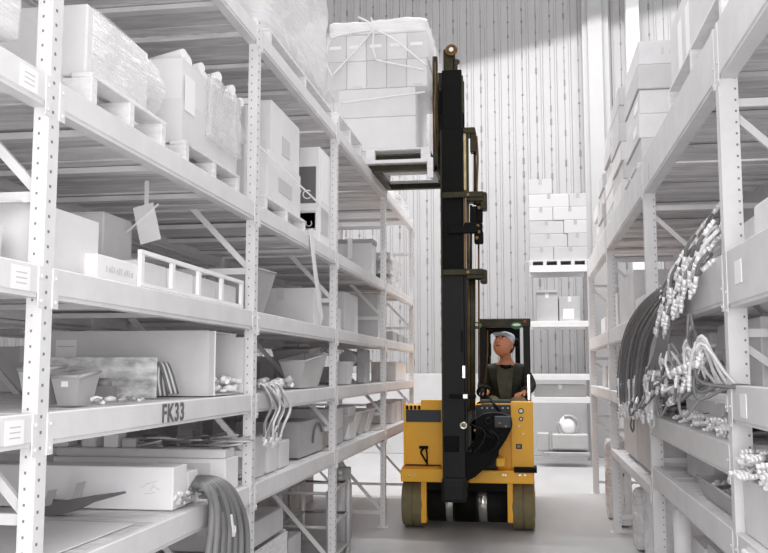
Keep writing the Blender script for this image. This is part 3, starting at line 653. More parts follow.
# ---- floor level under the left rack
def crate(label, X0, X1, Y0, Y1, z0, z1, m, n=3):
    o = empty('slatted_crate', ((X0+X1)/2, (Y0+Y1)/2, z0), label, 'crate')
    h = (z1-z0)/n
    for k in range(n):
        b = MB(); z = z0+k*h
        b.box(X0, X1, Y0, Y0+.012, z+.01, z+h-.012); b.box(X0, X1, Y1-.012, Y1, z+.01, z+h-.012); b.box(X0, X0+.012, Y0, Y1, z+.01, z+h-.012); b.box(X1-.012, X1, Y0, Y1, z+.01, z+h-.012); b.out('slat', m, o)
    for x in (X0+.012, X1-.042):
        for y in (Y0+.012, Y1-.042): b = MB(); b.box(x, x+.03, y, y+.03, z0, z1); b.out('corner_post', m, o)
    b = MB(); b.box(X0, X1, Y0, Y1, z0, z0+.01); b.out('base', m, o); return o
crate('grey slatted crate on the floor just past the second left upright', -2.2, -1.60, 5.05, 5.95, .0, .55, PALG)
carton('long dark carton on top of the slatted floor crate', -2.15, -1.62, 5.1, 5.9, .552, .70, CB_D, seam=False)
o = wrapped('crumpled silvery foil bag lying on a flat box on the floor under the left rack', -1.82, -1.5, 4.80, 5.02, .18, .42, FILMG, seed=13, amp=.05, name='foil_bag', cat='bag')
carton('flat light box on the floor under the foil bag', -1.9, -1.48, 4.78, 5.04, 0.0, .178, CB_L, seam=False)
carton('dark flat machine case on the floor in the third bay', -2.3, -1.7, 6.0, 6.7, 0, .40, CB_D, seam=False, name='machine_case', cat='case')
gt = empty('trolley', (-1.75, 7.3, 0), 'grey tubular hand trolley standing on the floor by the third upright', 'trolley')
for (x, y) in ((-1.56, 7.0), (-1.95, 7.0), (-1.56, 7.75), (-1.95, 7.75)):
    b = MB(); b.tube([(x, y, .08), (x, y, .66)], .018, 8); b.out('post', MET, gt); b = MB(); b.cyl((x-.02, y, .05), (x+.02, y, .05), .05); b.out('wheel', METD, gt)
for z in (.12, .38, .64):
    b = MB(); b.tube([(-1.56, 7.0, z), (-1.56, 7.75, z), (-1.95, 7.75, z), (-1.95, 7.0, z), (-1.56, 7.0, z)], .014, 6); b.out('rail', MET, gt)
b = MB(); b.box(-1.95, -1.56, 7.0, 7.75, .12, .14); b.out('platform', METD, gt)
for k, (y, h_) in enumerate(((8.0, .62), (8.35, .7), (8.7, .5))):
    b = MB(); b.cyl((-1.68-.06*k, y, 0), (-1.68-.06*k, y, h_), .09, n=18); b.cyl((-1.68-.06*k, y, h_), (-1.68-.06*k, y, h_+.05), .05, .02, n=14); o = b.out('gas_bottle', (MET, PLAS, MET)[k]); tag(o, ['nearest', 'middle', 'farthest'][k]+' grey cylinder bottle standing on the floor in the fourth bay', 'cylinder')
    t = MB(); t.cyl((-1.68-.06*k, y, h_+.05), (-1.68-.06*k, y, h_+.09), .02, n=8); t.out('valve', CHR, o)
# goods on the rack behind (seen through the near one)
rr = random.Random(77)
for lv, (zb, hh) in enumerate(((ZB, .65), (ZC, .42), (ZD, .30), (ZE, .33), (0, .6))):
    for bay in range(1 if lv < 2 else 2, 5):
        y = YL[bay]+.12; k = 0
        while y < YL[bay+1]-.5:
            w = rr.uniform(.4, .6); h = hh*rr.uniform(.55, .95)
            carton('%s grey carton on the rear left rack, %s, %s bay' % (['first', 'second', 'third', 'fourth', 'fifth', 'sixth'][k], ['upper shelf', 'middle shelf', 'third shelf', 'low shelf', 'floor'][lv], ['second', 'third', 'fourth', 'last'][bay-1]), -3.1, -2.66, y, y+w, zb+.001, zb+h, rr.choice([CB_D, CB_M, CB_D, PLAS]), seam=False)
            y += w+rr.uniform(.03, .12); k += 1
# ================================================================ GOODS, RIGHT RACK (aisle face towards -X)
ZRA, ZRB, ZRB0, ZRC, ZRE, ZRM = 3.05, 2.08, 2.08, 1.30, .96, 1.50
def Rr(label, xa, xb, ytop, zb, Xf=.86, depth=.5, m=None, **k):
    """xa = pixel column of the near corner, xb = far corner (smaller)"""
    a = atX(xa, ytop, Xf); Y1 = YX(xb, Xf, ytop)
    return carton(label, Xf, Xf+depth, a.y, Y1, zb+.001, a.z, m, side=-1, **k)
# top shelf loads
pallet('white pallet on the top right shelf, nearest the camera', .84, 1.7, YX(722, .84, 30), YX(668, .84, 90), ZRA, .19, PAL)
carton('big plain light carton on the nearest pallet of the top right shelf', .86, 1.6, YX(718, .86, 0), YX(691, .86, 55)+.02, ZRA+.192, 4.3, CB_M, side=-1, lab=[('a', .4, .46, .15, .3, PRINTM)])
carton('light carton with printed marks, second on the nearest pallet of the top right shelf', .90, 1.6, YX(691, .86, 55)+.05, YX(668, .88, 90)-.02, ZRA+.192, 3.72, CB_M, side=-1, lab=[('a', .2, .35, .2, .8, PAPER), ('a', .5, .65, .2, .8, PAPER)])
yb0, yb1 = 6.95, 7.9
pallet('pallet under the five-high carton stack on the top right shelf', .84, 1.7, yb0, yb1, ZRA, .12, PALG)
for k in range(5):
    z0 = ZRA+.121+.192*k; o = carton(['lowest', 'second lowest', 'middle', 'second highest', 'topmost'][k]+' of the five long cartons stacked high on the top right shelf', .87-.012*(k % 2), 1.55, yb0+.01*(k % 3), yb1, z0+.001, z0+.186, (CB_D, CB_M, CB_M, CB_D, CB_M)[k], side=-1, lab=[('a', .1, .35, .3, .7, PAPER)] if k in (1, 2) else None)
for k in range(5): t = MB(); x_ = 1.05+.055*k; t.box(x_, x_+(.012, .03, .02)[k % 3], o.location.y-o.dimensions.y/2-.004, o.location.y-o.dimensions.y/2-.001, ZRA+.121+.192*4+.08, ZRA+.121+.192*4+(.13, .11, .14)[k % 3]); t.out('printed_mark', PRINTM, o)
r_ = random.Random(5)
for c, (y0, y1, n, x0) in enumerate(((8.35, 9.25, 6, .87), (9.5, 10.4, 6, .90), (10.5, 11.2, 4, .88), (11.3, 12.1, 3, .90))):
    pallet('grey pallet on the far part of the top right shelf, '+['nearest', 'second', 'third', 'farthest'][c]+' of four', .86, 1.6, y0-.02, y1+.02, ZRA, .12, PALG)
    for k in range(n):
        h = .17; z0 = ZRA+.121+(h+.003)*k
        for q in range(2):
            xx = x0+.31*q+r_.uniform(-.02, .02)*(k > 0); carton(['nearest', 'second', 'third', 'farthest'][c]+' small-carton stack on the top right shelf, layer %s, %s carton' % (['one', 'two', 'three', 'four', 'five', 'six'][k], ('aisle-side', 'inner')[q]), xx, xx+.28, y0+.02*r_.random(), y1-.03*r_.random(), z0+.001, z0+h, r_.choice([CB_M, CB_D, CB_D, CB_M]), side=-1, tape=TAPEW if k % 2 else TAPE, lab=[('c', .25, .75, .3, .9, PAPER)] if (k+c) % 2 == 0 else None)
# near right edge, second level
carton('white carton with a bright top strip on the near right shelf', .815, 1.30, 3.0, 3.4, ZRB+.001, atY(760, 186, 3.0).z, CB_L, side=-1, lab=[('c', .0, 1, .78, .93, PAPER)])
carton('large pale carton in the second bay behind the near right upright', 1.05, 1.7, 4.0, 4.9, ZRB+.001, ZRB+.24, CB_L, side=-1, seam=False)
# big dark hose bundle
rnd = random.Random(41)
def q(x, y, X): return atX(x, y, X)
for k in range(13):
    f = k/12; X = .765-.05*rnd.random()-.02*f
    pts = [q(712-8*f, 254+6*f, .95), q(692-2*f, 272+6*f, .84), q(664+5*f, 286+16*f, X), q(640+17*f, 306+20*f, X-.01), q(626+24*f, 330+14*f, X-.02), q(619+27*f, 362+8*f, X-.02), q(618+26*f, 388+8*rnd.random(), X-.02), q(618+25*f+3*rnd.random(), 402+12*rnd.random(), X-.01)]
    hose('thick dark hose arching down from the upper right shelf into the aisle', pts, .0088, HOSED if k % 4 else HOSE, 'dark hoses arching off the right rack', fit=(0, 1), n=36, fl=.06, fr=1.3)
# bright crimped ends spilling down from the upper shelf
for k in range(80):
    t = rnd.random(); cx = 708-50*t+rnd.uniform(-9, 7); cy = 240+66*t**1.1+rnd.uniform(-12, 14)+16*t; X = (.92 if t < .30 else .72)-.06*rnd.random()+.06*(1-t)
    p = q(cx, cy, X); a = rnd.uniform(.5, 1.3); d = Vector((-.25*rnd.random(), cos(a)*.6, -sin(a))).normalized()*-1
    L_ = rnd.uniform(.08, .15)
    hose('short hose with a bright crimped end in the cluster spilling off the upper right shelf', [p, p+d*L_*.5, p+d*L_+Vector((.03, .01, 0))], .0085, rnd.choice([HOSE, HOSED, HOSEL]), 'crimped hose ends spilling off the upper right shelf', fit=(1, k % 2), n=6, sides=6, fr=1.3, fl=.06, name='short_hose')
for k in range(9):
    t = k/8; X = .74; hose('dark hose among the bright crimped ends, running down from the upper right shelf', [q(697-4*t, 262+3*t, .85), q(682-7*t, 283+4*t, X), q(672-8*t, 312, X-.02), q(668-12*t, 345+6*t, X-.02), q(664-16*t, 372, X)], .010, HOSE, 'dark hoses under the crimped ends', fit=(0, 1), n=20)
# second cluster, on the thin middle shelf
for k in range(54):
    cx = rnd.uniform(630, 704); cy = 398-(cx-630)*.50+rnd.uniform(-16, 20); X = .66+.12*rnd.random(); p = q(cx, cy, X); a = rnd.uniform(0, 6.28)
    d = Vector((rnd.uniform(-.3, .1), cos(a), sin(a)*.9)).normalized(); L_ = rnd.uniform(.10, .22)
    hose('tangled short hose with bright elbow end hanging before the middle right shelf', [p, p+d*L_*.5+Vector((0, .02, .03*sin(a*3))), p+d*L_*.8+Vector((.03, 0, .02)), Vector((.80, p.y+.06*sin(a), 1.53+.02*rnd.random())), Vector((.93, p.y+.1*sin(a), 1.515))], .0075, rnd.choice([HOSEL, HOSED, HOSE]), 'tangled hose ends before the middle right shelf', fit=(1, 0), n=14, sides=6, fr=1.4, fl=.05, name='short_hose')
for k, (pa, pb) in enumerate((((722, 352), (690, 366)), ((723, 362), (676, 398)), ((722, 370), (684, 386)), ((716, 345), (668, 360)))):
    hose(['upper light hose stretching from the near right upright with a crimped sleeve', 'dark hose slanting down left from the near right upright', 'second dark hose slanting below the first by the near right upright', 'thin hose with a bright ribbed sleeve above the slanting dark ones'][k], [q(*pa, .92), (q(*pa, .84)+q(*pb, .76))/2, q(*pb, .74)], .014, (HOSEL, HOSE, HOSED, HOSEL)[k], None, fit=(0, 1), n=12, fr=1.4, fl=.12)
for k in range(16):
    x = 618+2.3*k+rnd.uniform(-1, 1); y = 382+10*rnd.random(); p = q(x, y, .715)
    hose('straight pale hose end hanging at the tip of the dark hoses', [p, p+Vector((0, 0, -.07)), p+Vector((.0, .02, -.12-.05*rnd.random()))], .0085, HOSEL, 'pale hose ends at the tips of the dark hoses', fit=(1, 1), n=6, sides=6, fr=1.5, fl=.05, name='short_hose')
# goods behind the hoses
Rr('mid-grey carton on the upper shelf behind the arching hoses', 646, 609, 272, ZRB-.0, Xf=.92, depth=.6, m=CB_D, seam=False) if False else carton('mid-grey carton on the upper shelf behind the arching hoses', .90, 1.75, 7.95, 9.2, 2.002, 2.46, CB_D, side=-1, seam=False)
carton('low pale carton on the upper right shelf just behind the arching hoses', .90, 1.75, 6.5, 7.85, 2.002, 2.19, CB_M, side=-1, seam=False)
carton('tall pale carton under the upper right beam behind the dark hoses', .90, 1.6, 6.6, 7.2, 1.402, 1.84, CB_L, side=-1, seam=False)
carton('wide pale carton in the second right bay below the upper beam', .98, 1.7, 4.05, 4.95, ZRM+.002, ZRM+.33, CB_L, side=-1, seam=False)
carton('second pale carton in the second right bay, farther along', .96, 1.7, 5.05, 5.9, ZRM+.002, ZRM+.30, CB_L, side=-1, seam=False)
carton('pale carton lying under the thin middle shelf behind the hose ends', .90, 1.5, 4.5, 5.5, ZRC+.002, ZRC+.15, CB_L, side=-1, seam=False)
bin_tray('white open bin hanging level with the nearest right shelf edge', .92, 1.3, 3.0, 3.6, 1.542, 1.72, CB_L, low=1)
carton('grey carton deep in the nearest right bay with a dark side', 1.35, 1.8, 3.15, 3.75, 1.542, 1.80, CB_D, side=-1, seam=False)
carton('pale tall carton at the right edge, nearest right bay', 1.02, 1.32, 2.6, 2.95, 1.542, 1.84, CB_W, side=-1)
# thin rods on shelves
hose_pile('short hose with a bright end lying in the row on the second right bay shelf', 'short hoses on the second right bay shelf', (.87, 4.75, ZRC), 52, .30, .009, .02, .75, .07, ydir=.9, seed=3, side=-1, fr=1.25)
hose_pile('short hose with a bright end piled on the nearest right shelf', 'short hoses on the nearest right shelf', (.84, 3.45, ZRE+.22), 50, .30, .009, .04, .32, .10, ydir=.8, seed=4, side=-1, m=None, fr=1.25)
carton('low tray of cardboard under the pile of short hoses on the nearest right shelf', .83, 1.35, 3.05, 3.80, ZRE+.002, ZRE+.215, CB_M, side=-1, seam=False, tape=None, name='low_carton')
for k in range(26):
    y = 5.55+.7*rnd.random(); z = ZRC+.012+.13*rnd.random(); x = .84+.05*rnd.random(); hose('dark cable end in the bundle by the second right upright', [(x, y, z), (x+.10, y+.15*rnd.uniform(-1, 1), z+.01), (x+.3, y+.1*rnd.uniform(-1, 1), z)], .010, rnd.choice([HOSE, HOSED]), 'dark cables by the second right upright', fit=(0, 0), n=6, sides=6, name='cable', cat='cable') if y < 6.25 else None
# lowest shelf tray of fittings
bin_tray('grey open tray heaped with bright fittings on the lowest right shelf', .84, 1.30, 4.05, 4.9, ZRE+.003, ZRE+.10, PLASD, low=1, taper=.03)
scrap('bright fitting heaped in the tray on the lowest right shelf', 'fittings in the lowest right tray', (.98, 4.45, ZRE+.05), 40, (.10, .35, .05), .045, [CHR, MET, PAPER, CB_W], 22, name='loose_fitting', cat='fitting')
carton('grey carton behind the tray of fittings on the lowest right shelf', .96, 1.5, 5.1, 5.9, ZRE+.002, ZRE+.16, CB_D, side=-1, seam=False)
scrap('dark part lying on the grey carton of the lowest right shelf', 'dark parts on the grey carton', (1.05, 5.5, ZRE+.165), 9, (.06, .3, .03), .09, [METD, MET, HOSED], 23)
b = MB(); b.bar((.83, 3.36, ZRE-.02), (.83, 3.62, ZRE+.0), .02, .02); 
b = MB(); b.tube(bez([(.775, 3.30, .93), (.77, 3.38, .935), (.77, 3.55, .935), (.78, 3.60, .93)]), .011, 8); b.sphere((.775, 3.32, .935), .018, n=10, m=8); tag(b.out('bright_lever', PAPER), 'bright white lever fixed across the lowest near right beam', 'lever')
# grey sheet cabinet side and floor goods
cb = empty('sheet_cabinet', (1.2, 7.6, .82), 'long grey sheet-metal cabinet lying on the low shelf behind the second right upright', 'cabinet')
b = MB(); b.box(.87, 1.6, 6.55, 8.75, .86, 1.27, .01); b.out('body', MET, cb); b = MB(); b.box(.862, .869, 6.60, 7.62, .87, 1.25); b.out('door', PLAS, cb); b = MB(); b.box(.862, .869, 7.67, 8.70, .87, 1.25); b.out('door', PLAS, cb)
b = MB(); b.box(.9, 1.58, 6.6, 8.7, .821, .86); b.out('plinth', METD, cb)
for k, (x, y, r, h, mm) in enumerate(((.78, 9.75, .10, .72, FILM), (.76, 10.25, .12, .85, FILMG), (.80, 10.8, .11, .62, FILM), (.86, 8.5, .12, .55, FILMG), (.9, 8.05, .12, .7, FILM))):
    wrapped(['white bag standing on the floor beside the third right upright', 'tall grey bag standing behind the white bag by the third right upright', 'farthest white bag on the floor along the right rack', 'grey bag slumped on the floor in the third right bay', 'white bag standing at the near end of the third right bay'][k], x-r+.16, x+r+.16, y-r, y+r, .002, h, mm, seed=30+k, amp=.05, name='sack', cat='bag', rnd=.06, n=10)
# goods under the lowest near beams
for k in range(4): carton(['nearest', 'second', 'third', 'fourth'][k]+' dark-fronted carton on the floor under the second right bay', 1.0, 1.6, 4.0+.55*k, 4.45+.55*k, 0, .60-.05*(k % 2), (CB_M, CB_D, CB_M, CB_L)[k], side=-1, lab=[('a', .15, .85, .45, .75, PRINTM)])
for k, (x, y) in enumerate(((.92, 5.9), (.95, 6.15))):
    b = MB(); b.cyl((x, y, 0), (x, y, .75), .05, n=14); tag(b.out('standing_tube', CB_W), ('near', 'far')[k]+' white tube standing on the floor by the second right upright', 'tube')
# far cartons in bays 3 and 4, right
for k in range(3): carton('grey carton on the lower shelf of the third right bay, '+['nearest', 'middle', 'farthest'][k], .95, 1.5, 7.9+.48*k, 8.3+.48*k, 1.402, 1.72-.06*k, (CB_D, CB_M, CB_L)[k], side=-1)
for k in range(3): carton('carton on the shelf of the last right bay, '+['nearest', 'middle', 'farthest'][k], .92, 1.5, 9.6+.8*k, 10.2+.8*k, 2.002, 2.4-.08*k, (CB_M, CB_D, CB_L)[k], side=-1)
for k in range(3): carton('carton low in the last right bay, '+['nearest', 'middle', 'farthest'][k], .92, 1.5, 9.6+.8*k, 10.2+.8*k, 1.402, 1.75-.05*k, (CB_D, CB_M, CB_D)[k], side=-1)
# ================================================================ GOODS, END RACK
def EP(x, y): return atY(x, y, EY+.12)
zt = EZ[0]+.10
pallet_o = empty('wooden_pallet', ((EX0+EX1)/2, EY+.5, zt), 'pallet on top of the end rack under the carton stack', 'pallet')
xa, xb = EP(529, 250).x, EP(588, 250).x
for k in range(5): x = xa+(xb-xa-.06)*k/4; b = MB(); b.box(x, x+.06, EY+.02, EY+.92, zt+.02, zt+.09); b.out('stringer', CB_D, pallet_o)
for z in (0, .09):
    for k in range(5): b = MB(); y = EY+.02+k*.19; b.box(xa, xb, y, y+.14, zt+z, zt+z+.02); b.out('deck_board', CB_D, pallet_o)
zs = zt+.112; H = EP(550, 194).z-zs; h = H/5; rr = random.Random(9)
for k in range(5):
    cut = (.42, .66, .6, .42, .70)[k]; xm = xa+(xb-xa)*cut
    for side_, (u, v) in enumerate(((xa+.01, xm-.003), (xm+.003, xb-.01))):
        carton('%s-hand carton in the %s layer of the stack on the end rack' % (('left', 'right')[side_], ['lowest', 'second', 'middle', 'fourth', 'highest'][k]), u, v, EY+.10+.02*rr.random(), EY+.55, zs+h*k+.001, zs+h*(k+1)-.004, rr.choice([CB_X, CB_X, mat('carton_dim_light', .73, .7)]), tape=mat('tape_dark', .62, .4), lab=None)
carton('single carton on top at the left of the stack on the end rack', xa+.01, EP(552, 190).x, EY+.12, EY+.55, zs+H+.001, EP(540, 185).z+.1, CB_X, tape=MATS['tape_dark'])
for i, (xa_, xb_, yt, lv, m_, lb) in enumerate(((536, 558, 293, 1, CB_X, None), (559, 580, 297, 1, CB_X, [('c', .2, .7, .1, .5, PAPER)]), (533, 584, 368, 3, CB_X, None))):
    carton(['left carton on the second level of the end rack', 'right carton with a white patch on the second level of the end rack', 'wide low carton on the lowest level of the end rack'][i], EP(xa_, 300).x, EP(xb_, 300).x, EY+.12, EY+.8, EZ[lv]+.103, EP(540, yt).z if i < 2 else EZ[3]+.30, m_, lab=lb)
b = MB(); b.box(EP(536, 300).x, EP(557, 300).x, EY+.1, EY+.7, EP(540, 293).z+.006, EP(540, 293).z+.05); tag(b.out('dark_folder', PLASD), 'flat darker box lying on the left carton of the end rack', 'box')
# machine on the floor under the end rack
Y = EY-.2; o = empty('floor_machine', (EP(565, 450).x, Y, 0), 'dark grey machine with a white rounded head on a low skid below the end rack', 'machine')
def EB(xa, xb, ya, yb, y0, y1): 
    p = atY(xa, ya, Y); p2 = atY(xb, yb, Y); return (p.x, p2.x, y0, y1, p2.z, p.z)
b = MB(); b.box(*EB(543, 590, 452, 457, Y, Y+.6), .01); b.out('skid', METD, o)
b = MB(); b.box(*EB(552, 589, 434, 450, Y+.03, Y+.5), .02); b.out('body', PLASD, o)
b = MB(); b.box(*EB(537, 550, 433, 452, Y+.1, Y+.4), .02); b.out('side_box', PLASD, o)
p = atY(568, 425, Y+.2); b = MB(); b.sphere(p, .15, (1, .8, 1.1)); b.out('white_head', PAPER, o)
b = MB(); b.torus(p+Vector((0, -.08, -.02)), (0, 1, 0), .17, .03, a0=-1.2, a1=1.2); b.torus(p+Vector((0, -.08, -.02)), (0, 1, 0), .17, .03, a0=1.9, a1=4.3); b.out('yoke', METD, o)
b = MB(); b.cyl((p.x-.22, Y+.1, .33), (p.x-.22, Y+.1, .48), .03); b.out('knob', METD, o)
# ================================================================ FORKLIFT
FL = empty('forklift', (-.62, 10.2, 0), 'yellow and black swing-mast forklift standing in the aisle with its mast raised high', 'forklift')
def T(x, y, Y): return atY(x, y, Y)
def tbx(b, xa, xb, ya, yb, Y0, Y1, bev=0, seg=1):
    p, q_ = atY(xa, (ya+yb)/2, Y0), atY(xb, (ya+yb)/2, Y0); z1, z0 = atY((xa+xb)/2, ya, Y0).z, atY((xa+xb)/2, yb, Y0).z
    return b.box(p.x, q_.x, Y0, Y1, max(z0, .0), z1, bev, seg=seg)
def bolts(spots, Y, r, m, parent, d=.012, name='bolt'):
    for (x, y) in spots: b = MB(); p = T(x, y, Y); b.cyl(p, p+Vector((0, -d, 0)), r, n=8); b.out(name, m, parent)
def tb(name, m, xa, xb, ya, yb, Y0, Y1, bev=0, parent=None, seg=2):
    b = MB(); tbx(b, xa, xb, ya, yb, Y0, Y1, bev, seg); return b.out(name, m, parent or FL)
YF = 9.22       # front face of the truck body
xl, xr = T(404, 440, YF).x, T(533, 440, YF).x
zb0, zb1 = T(420, 468, YF).z, T(420, 405, YF).z
# body shell: a front wall, sides, floor and rear power unit, so the operator stands/sits inside
front = MB(); front.box(xl, xr, YF, YF+.32, zb0, zb1, .02, seg=2); fp = front.out('front_cowl', YEL, FL)
for xs_ in (xl, xr-.10): b = MB(); b.box(xs_, xs_+.10, YF+.32, 11.6, .20, zb1-.02, .02); b.out('side_panel', YELD, FL)
b = MB(); b.box(xl+.10, xr-.10, YF+.32, 10.9, .35, .72); b.out('cab_floor', BLK2, FL)
b = MB(); b.box(xl+.10, xr-.10, 10.9, 11.9, .20, zb1-.05, .05, seg=3); b.out('power_unit', YEL, FL)
# front plates and strips
tb('dark_band', SLATE, 404.5, 441, 410, 422, YF-.008, YF+.01, .003, fp)
tb('cap_strip', YEL, 421, 443, 400, 410, YF-.004, YF+.12, .006, fp)
for k in range(4): b = MB(); tbx(b, 406+4*k, 408.2+4*k, 405.5, 409.5, YF-.010, YF, 0); b.out('slot', BLK2, fp)
tb('edge_trim', YEL, 403.5, 406, 404, 470, YF-.012, YF+.05, .004, fp)
tb('base_strip', BLK, 405, 441, 464.5, 468.5, YF-.012, YF+.01, .002, fp)
b = MB(); tbx(b, 419, 428, 446, 449, YF-.03, YF, .004); b.tube(bez([T(424, 448, YF-.02), T(421, 452, YF-.035), T(424, 458, YF-.03), T(427.5, 464, YF-.015)]), .010, 8); b.tube(bez([T(426, 448, YF-.02), T(427, 455, YF-.03), T(427, 464, YF-.015)]), .009, 8); b.out('hook', BLK2, fp)
# right hand side of the cowl
tb('right_cowl', YEL, 511, 533.5, 402, 468, YF-.05, YF+.2, .008, fp)
tb('instrument_plate', SLATE, 476, 516, 405, 430, YF-.012, YF+.01, .004, fp)
bolts([(482+5.2*k, 408) for k in range(7)], YF-.012, .008, WHT, fp, .006)
bolts(((519, 426), (523, 434)), YF-.05, .010, WHT, fp, .008)
for y_, r_o, r_i in ((411, .028, .019), (419, .022, .013)):
    b = MB(); p = T(521, y_, YF-.052); b.cyl(p, p+Vector((0, -.004, 0)), r_o, n=16); b.out('round_decal', BLK2, fp)
    b = MB(); p = T(521, y_, YF-.057); b.cyl(p, p+Vector((0, -.003, 0)), r_i, n=16); b.out('round_decal_face', WHT, fp)
tb('number_plate', SLATE, 516, 522, 444, 449, YF-.054, YF-.048, 0, fp)
pt = T(519, 446.5, YF-.056); text_mesh('31', .035, pt, R_CAM, WHT, fp)
tb('step_pad', BLK2, 514, 537, 468, 473, YF-.16, YF+.1, .006, FL)
# front bumper beam with bolts
b = MB(); tbx(b, 400.5, 534, 470, 483, YF-.14, YF+.3, .012, 2); bp_ = b.out('bumper_beam', YEL, FL)
bolts([(x, 475) for x in (409, 414, 503, 505.5, 520, 525)], YF-.14, .010, STL, bp_)
b = MB(); tbx(b, 402, 440, 467, 471, YF-.13, YF+.02, .003); b.out('rub_strip', YELD, bp_)
# axle
zc = .262; YAX = 9.42
b = MB(); xa, xb = T(425, 505, YAX-.2).x, T(512, 505, YAX-.2).x
b.cyl((xa, YAX, zc), (xb, YAX, zc), .200, n=40); ax = b.out('drive_axle', BLK, FL)
b = MB(); tbx(b, 425, 511, 482, 492, YAX-.22, YAX+.2, .01); b.out('axle_housing', BLK2, ax)
for (x0_, x1_) in ((445.5, 452.5), (478.5, 487)):
    b = MB(); b.cyl((T(x0_, 505, YAX-.2).x, YAX, zc), (T(x1_, 505, YAX-.2).x, YAX, zc), .2035, n=40); b.out('steel_ring', STL, ax)
b = MB(); b.cyl((T(455, 505, YAX-.2).x, YAX, zc), (T(476, 505, YAX-.2).x, YAX, zc), .202, n=32); b.out('gear_case', BLK2, ax)
for (a0, a1) in ((421, 426.5), (507.5, 513)): tb('axle_bracket', YEL, a0, a1, 481, 523, YAX-.24, YAX+.1, .006, FL)
# wheels: front pair and rear pair
def wheel(xc0, xc1, Yc, R=.25):
    b = MB(); n = 48; w = xc1-xc0
    prof = [(0, R-.05), (.0, R-.018), (.018, R), (w*.46, R), (w*.47, R-.012), (w*.53, R-.012), (w*.54, R), (w-.018, R), (w, R-.018), (w, R-.05)]
    rings = []
    for (dx, r) in prof: rings.append([b.bm.verts.new((xc0+dx, Yc+r*cos(2*pi*k/n), R+r*sin(2*pi*k/n))) for k in range(n)])
    for i in range(len(rings)-1):
        for k in range(n): b.bm.faces.new((rings[i][k], rings[i][(k+1) % n], rings[i+1][(k+1) % n], rings[i+1][k]))
    b.bm.faces.new(rings[0]); b.bm.faces.new(rings[-1][::-1])
    t = b.out('tyre', TIRE, FL)
    b = MB(); b.cyl((xc0-.006, Yc, R), (xc1+.006, Yc, R), R*.52, n=28); hb = b.out('hub', YEL, t)
    b = MB()
    for k in range(8):
        a = 2*pi*k/8
        for x in (xc0-.012, xc1+.006): b.cyl((x, Yc+.08*cos(a), R+.08*sin(a)), (x+.006, Yc+.08*cos(a), R+.08*sin(a)), .010, n=8)
    b.out('wheel_nut', STL, hb) if False else b.bm.free()
for Yc in (YAX, 11.35):
    wheel(T(401, 505, YAX-.25).x, T(422.5, 505, YAX-.25).x, Yc); wheel(T(511.5, 505, YAX-.25).x, T(535, 505, YAX-.25).x, Yc)
# ---- mast (side on: the forks point left, towards the rack)
YM = 8.62; YM2 = 9.08
def mx(x, y=300): return T(x, y, YM).x
def mz(y): return T(455, y, YM).z
mast = MB(); X0, X1 = mx(441.5), mx(464)
for yy in (YM, YM2-.10): mast.box(X0, X1, yy, yy+.09, mz(500), mz(272), .006)
mast = mast.out('outer_mast', BLK, FL)
mid = MB()
for yy in (YM+.006, YM2-.096): mid.box(X0+.006, X1-.004, yy, yy+.08, mz(480), mz(128), .005)
mid.box(X0+.01, X1-.01, YM+.086, YM2-.096, mz(136), mz(130)); mid = mid.out('middle_mast', BLK2, FL)
tb('mast_foot', BLK, 441.5, 466, 478, 503, YM-.03, YM+.35, .03, mast)
b = MB(); b.cyl(T(450, 442, YM-.012), T(450, 442, YM+.01), .045, n=20); tbx(b, 444, 459, 436, 452, YM-.008, YM+.01, .01); b.out('cover_plate', BLK2, mast)
# inner edges of the nested rails, their bright highlight put into the colour
b = MB(); b.box(mx(464.3), mx(466.2), YM+.015, YM+.085, mz(452), mz(275)); b.out('rail_edge', BLK, mast)
b = MB(); b.box(mx(463.6, 160), mx(466.0, 160), YM+.015, YM+.085, mz(190), mz(132)); b.out('rail_edge', CREAM, mid)
b = MB(); b.box(mx(464.3), mx(466.2), YM+.015, YM+.085, mz(268), mz(198)); b.out('rail_edge', BRZ, mid)
b = MB(); b.box(mx(466.8), mx(469.6), YM+.03, YM+.10, mz(452), mz(132)); b.out('guide_rail', OLV, mast)
b = MB(); b.box(mx(470.2), mx(473.5), YM+.05, YM+.13, mz(440), mz(280)); b.out('guide_rail', BLK, mast)
b = MB(); b.box(mx(441.2), mx(442.6), YM-.006, YM+.02, mz(420), mz(130)); b.out('wear_edge', OLV, mast)
inner = MB(); inner.box(mx(443), mx(461.5, 100), YM+.02, YM+.075, mz(128), mz(69), .005); inner.box(mx(443), mx(461.5, 100), YM2-.09, YM2-.03, mz(128), mz(69), .005)
inner = inner.out('inner_mast', BLK2, FL)
for za_, zb_ in ((88, 72), (126, 116)): b = MB(); b.box(mx(444), mx(460), YM+.07, YM2-.09, mz(za_), mz(zb_)); b.out('cross_member', BLK2, inner)
b = MB(); b.box(mx(461.3, 100), mx(463, 100), YM+.02, YM+.06, mz(112), mz(75)); b.out('side_lip', OLV, inner)
b = MB(); b.box(mx(443, 60), mx(455, 60), YM+.03, YM+.07, mz(70), mz(47), .01); b.out('top_bracket', OLV, inner)
b = MB(); c = T(451.3, 50, YM); b.torus(c+Vector((0, .0, 0)), (0, 1, 0), .048, .014, 24, 8); b.cyl(c+Vector((0, -.01, 0)), c+Vector((0, .05, 0)), .034, n=20); pu = b.out('top_pulley', BRZ, inner)
b = MB(); b.cyl(c+Vector((0, -.02, 0)), c+Vector((0, -.008, 0)), .022, n=16); b.out('pulley_hub', WHT, pu)
b = MB(); b.cyl(T(457, 62, YM+.02), T(457, 62, YM+.08), .028, n=16); b.box(mx(455), mx(459), YM+.03, YM+.07, mz(70), mz(58)); b.out('chain_anchor', OLV, inner)
b = MB()
for yy in (YM+.20, YM+.30): b.tube([(mx(452), yy, mz(55)), (mx(452), yy, mz(300))], .011, 6)
b.out('lift_chain', OLV, inner)
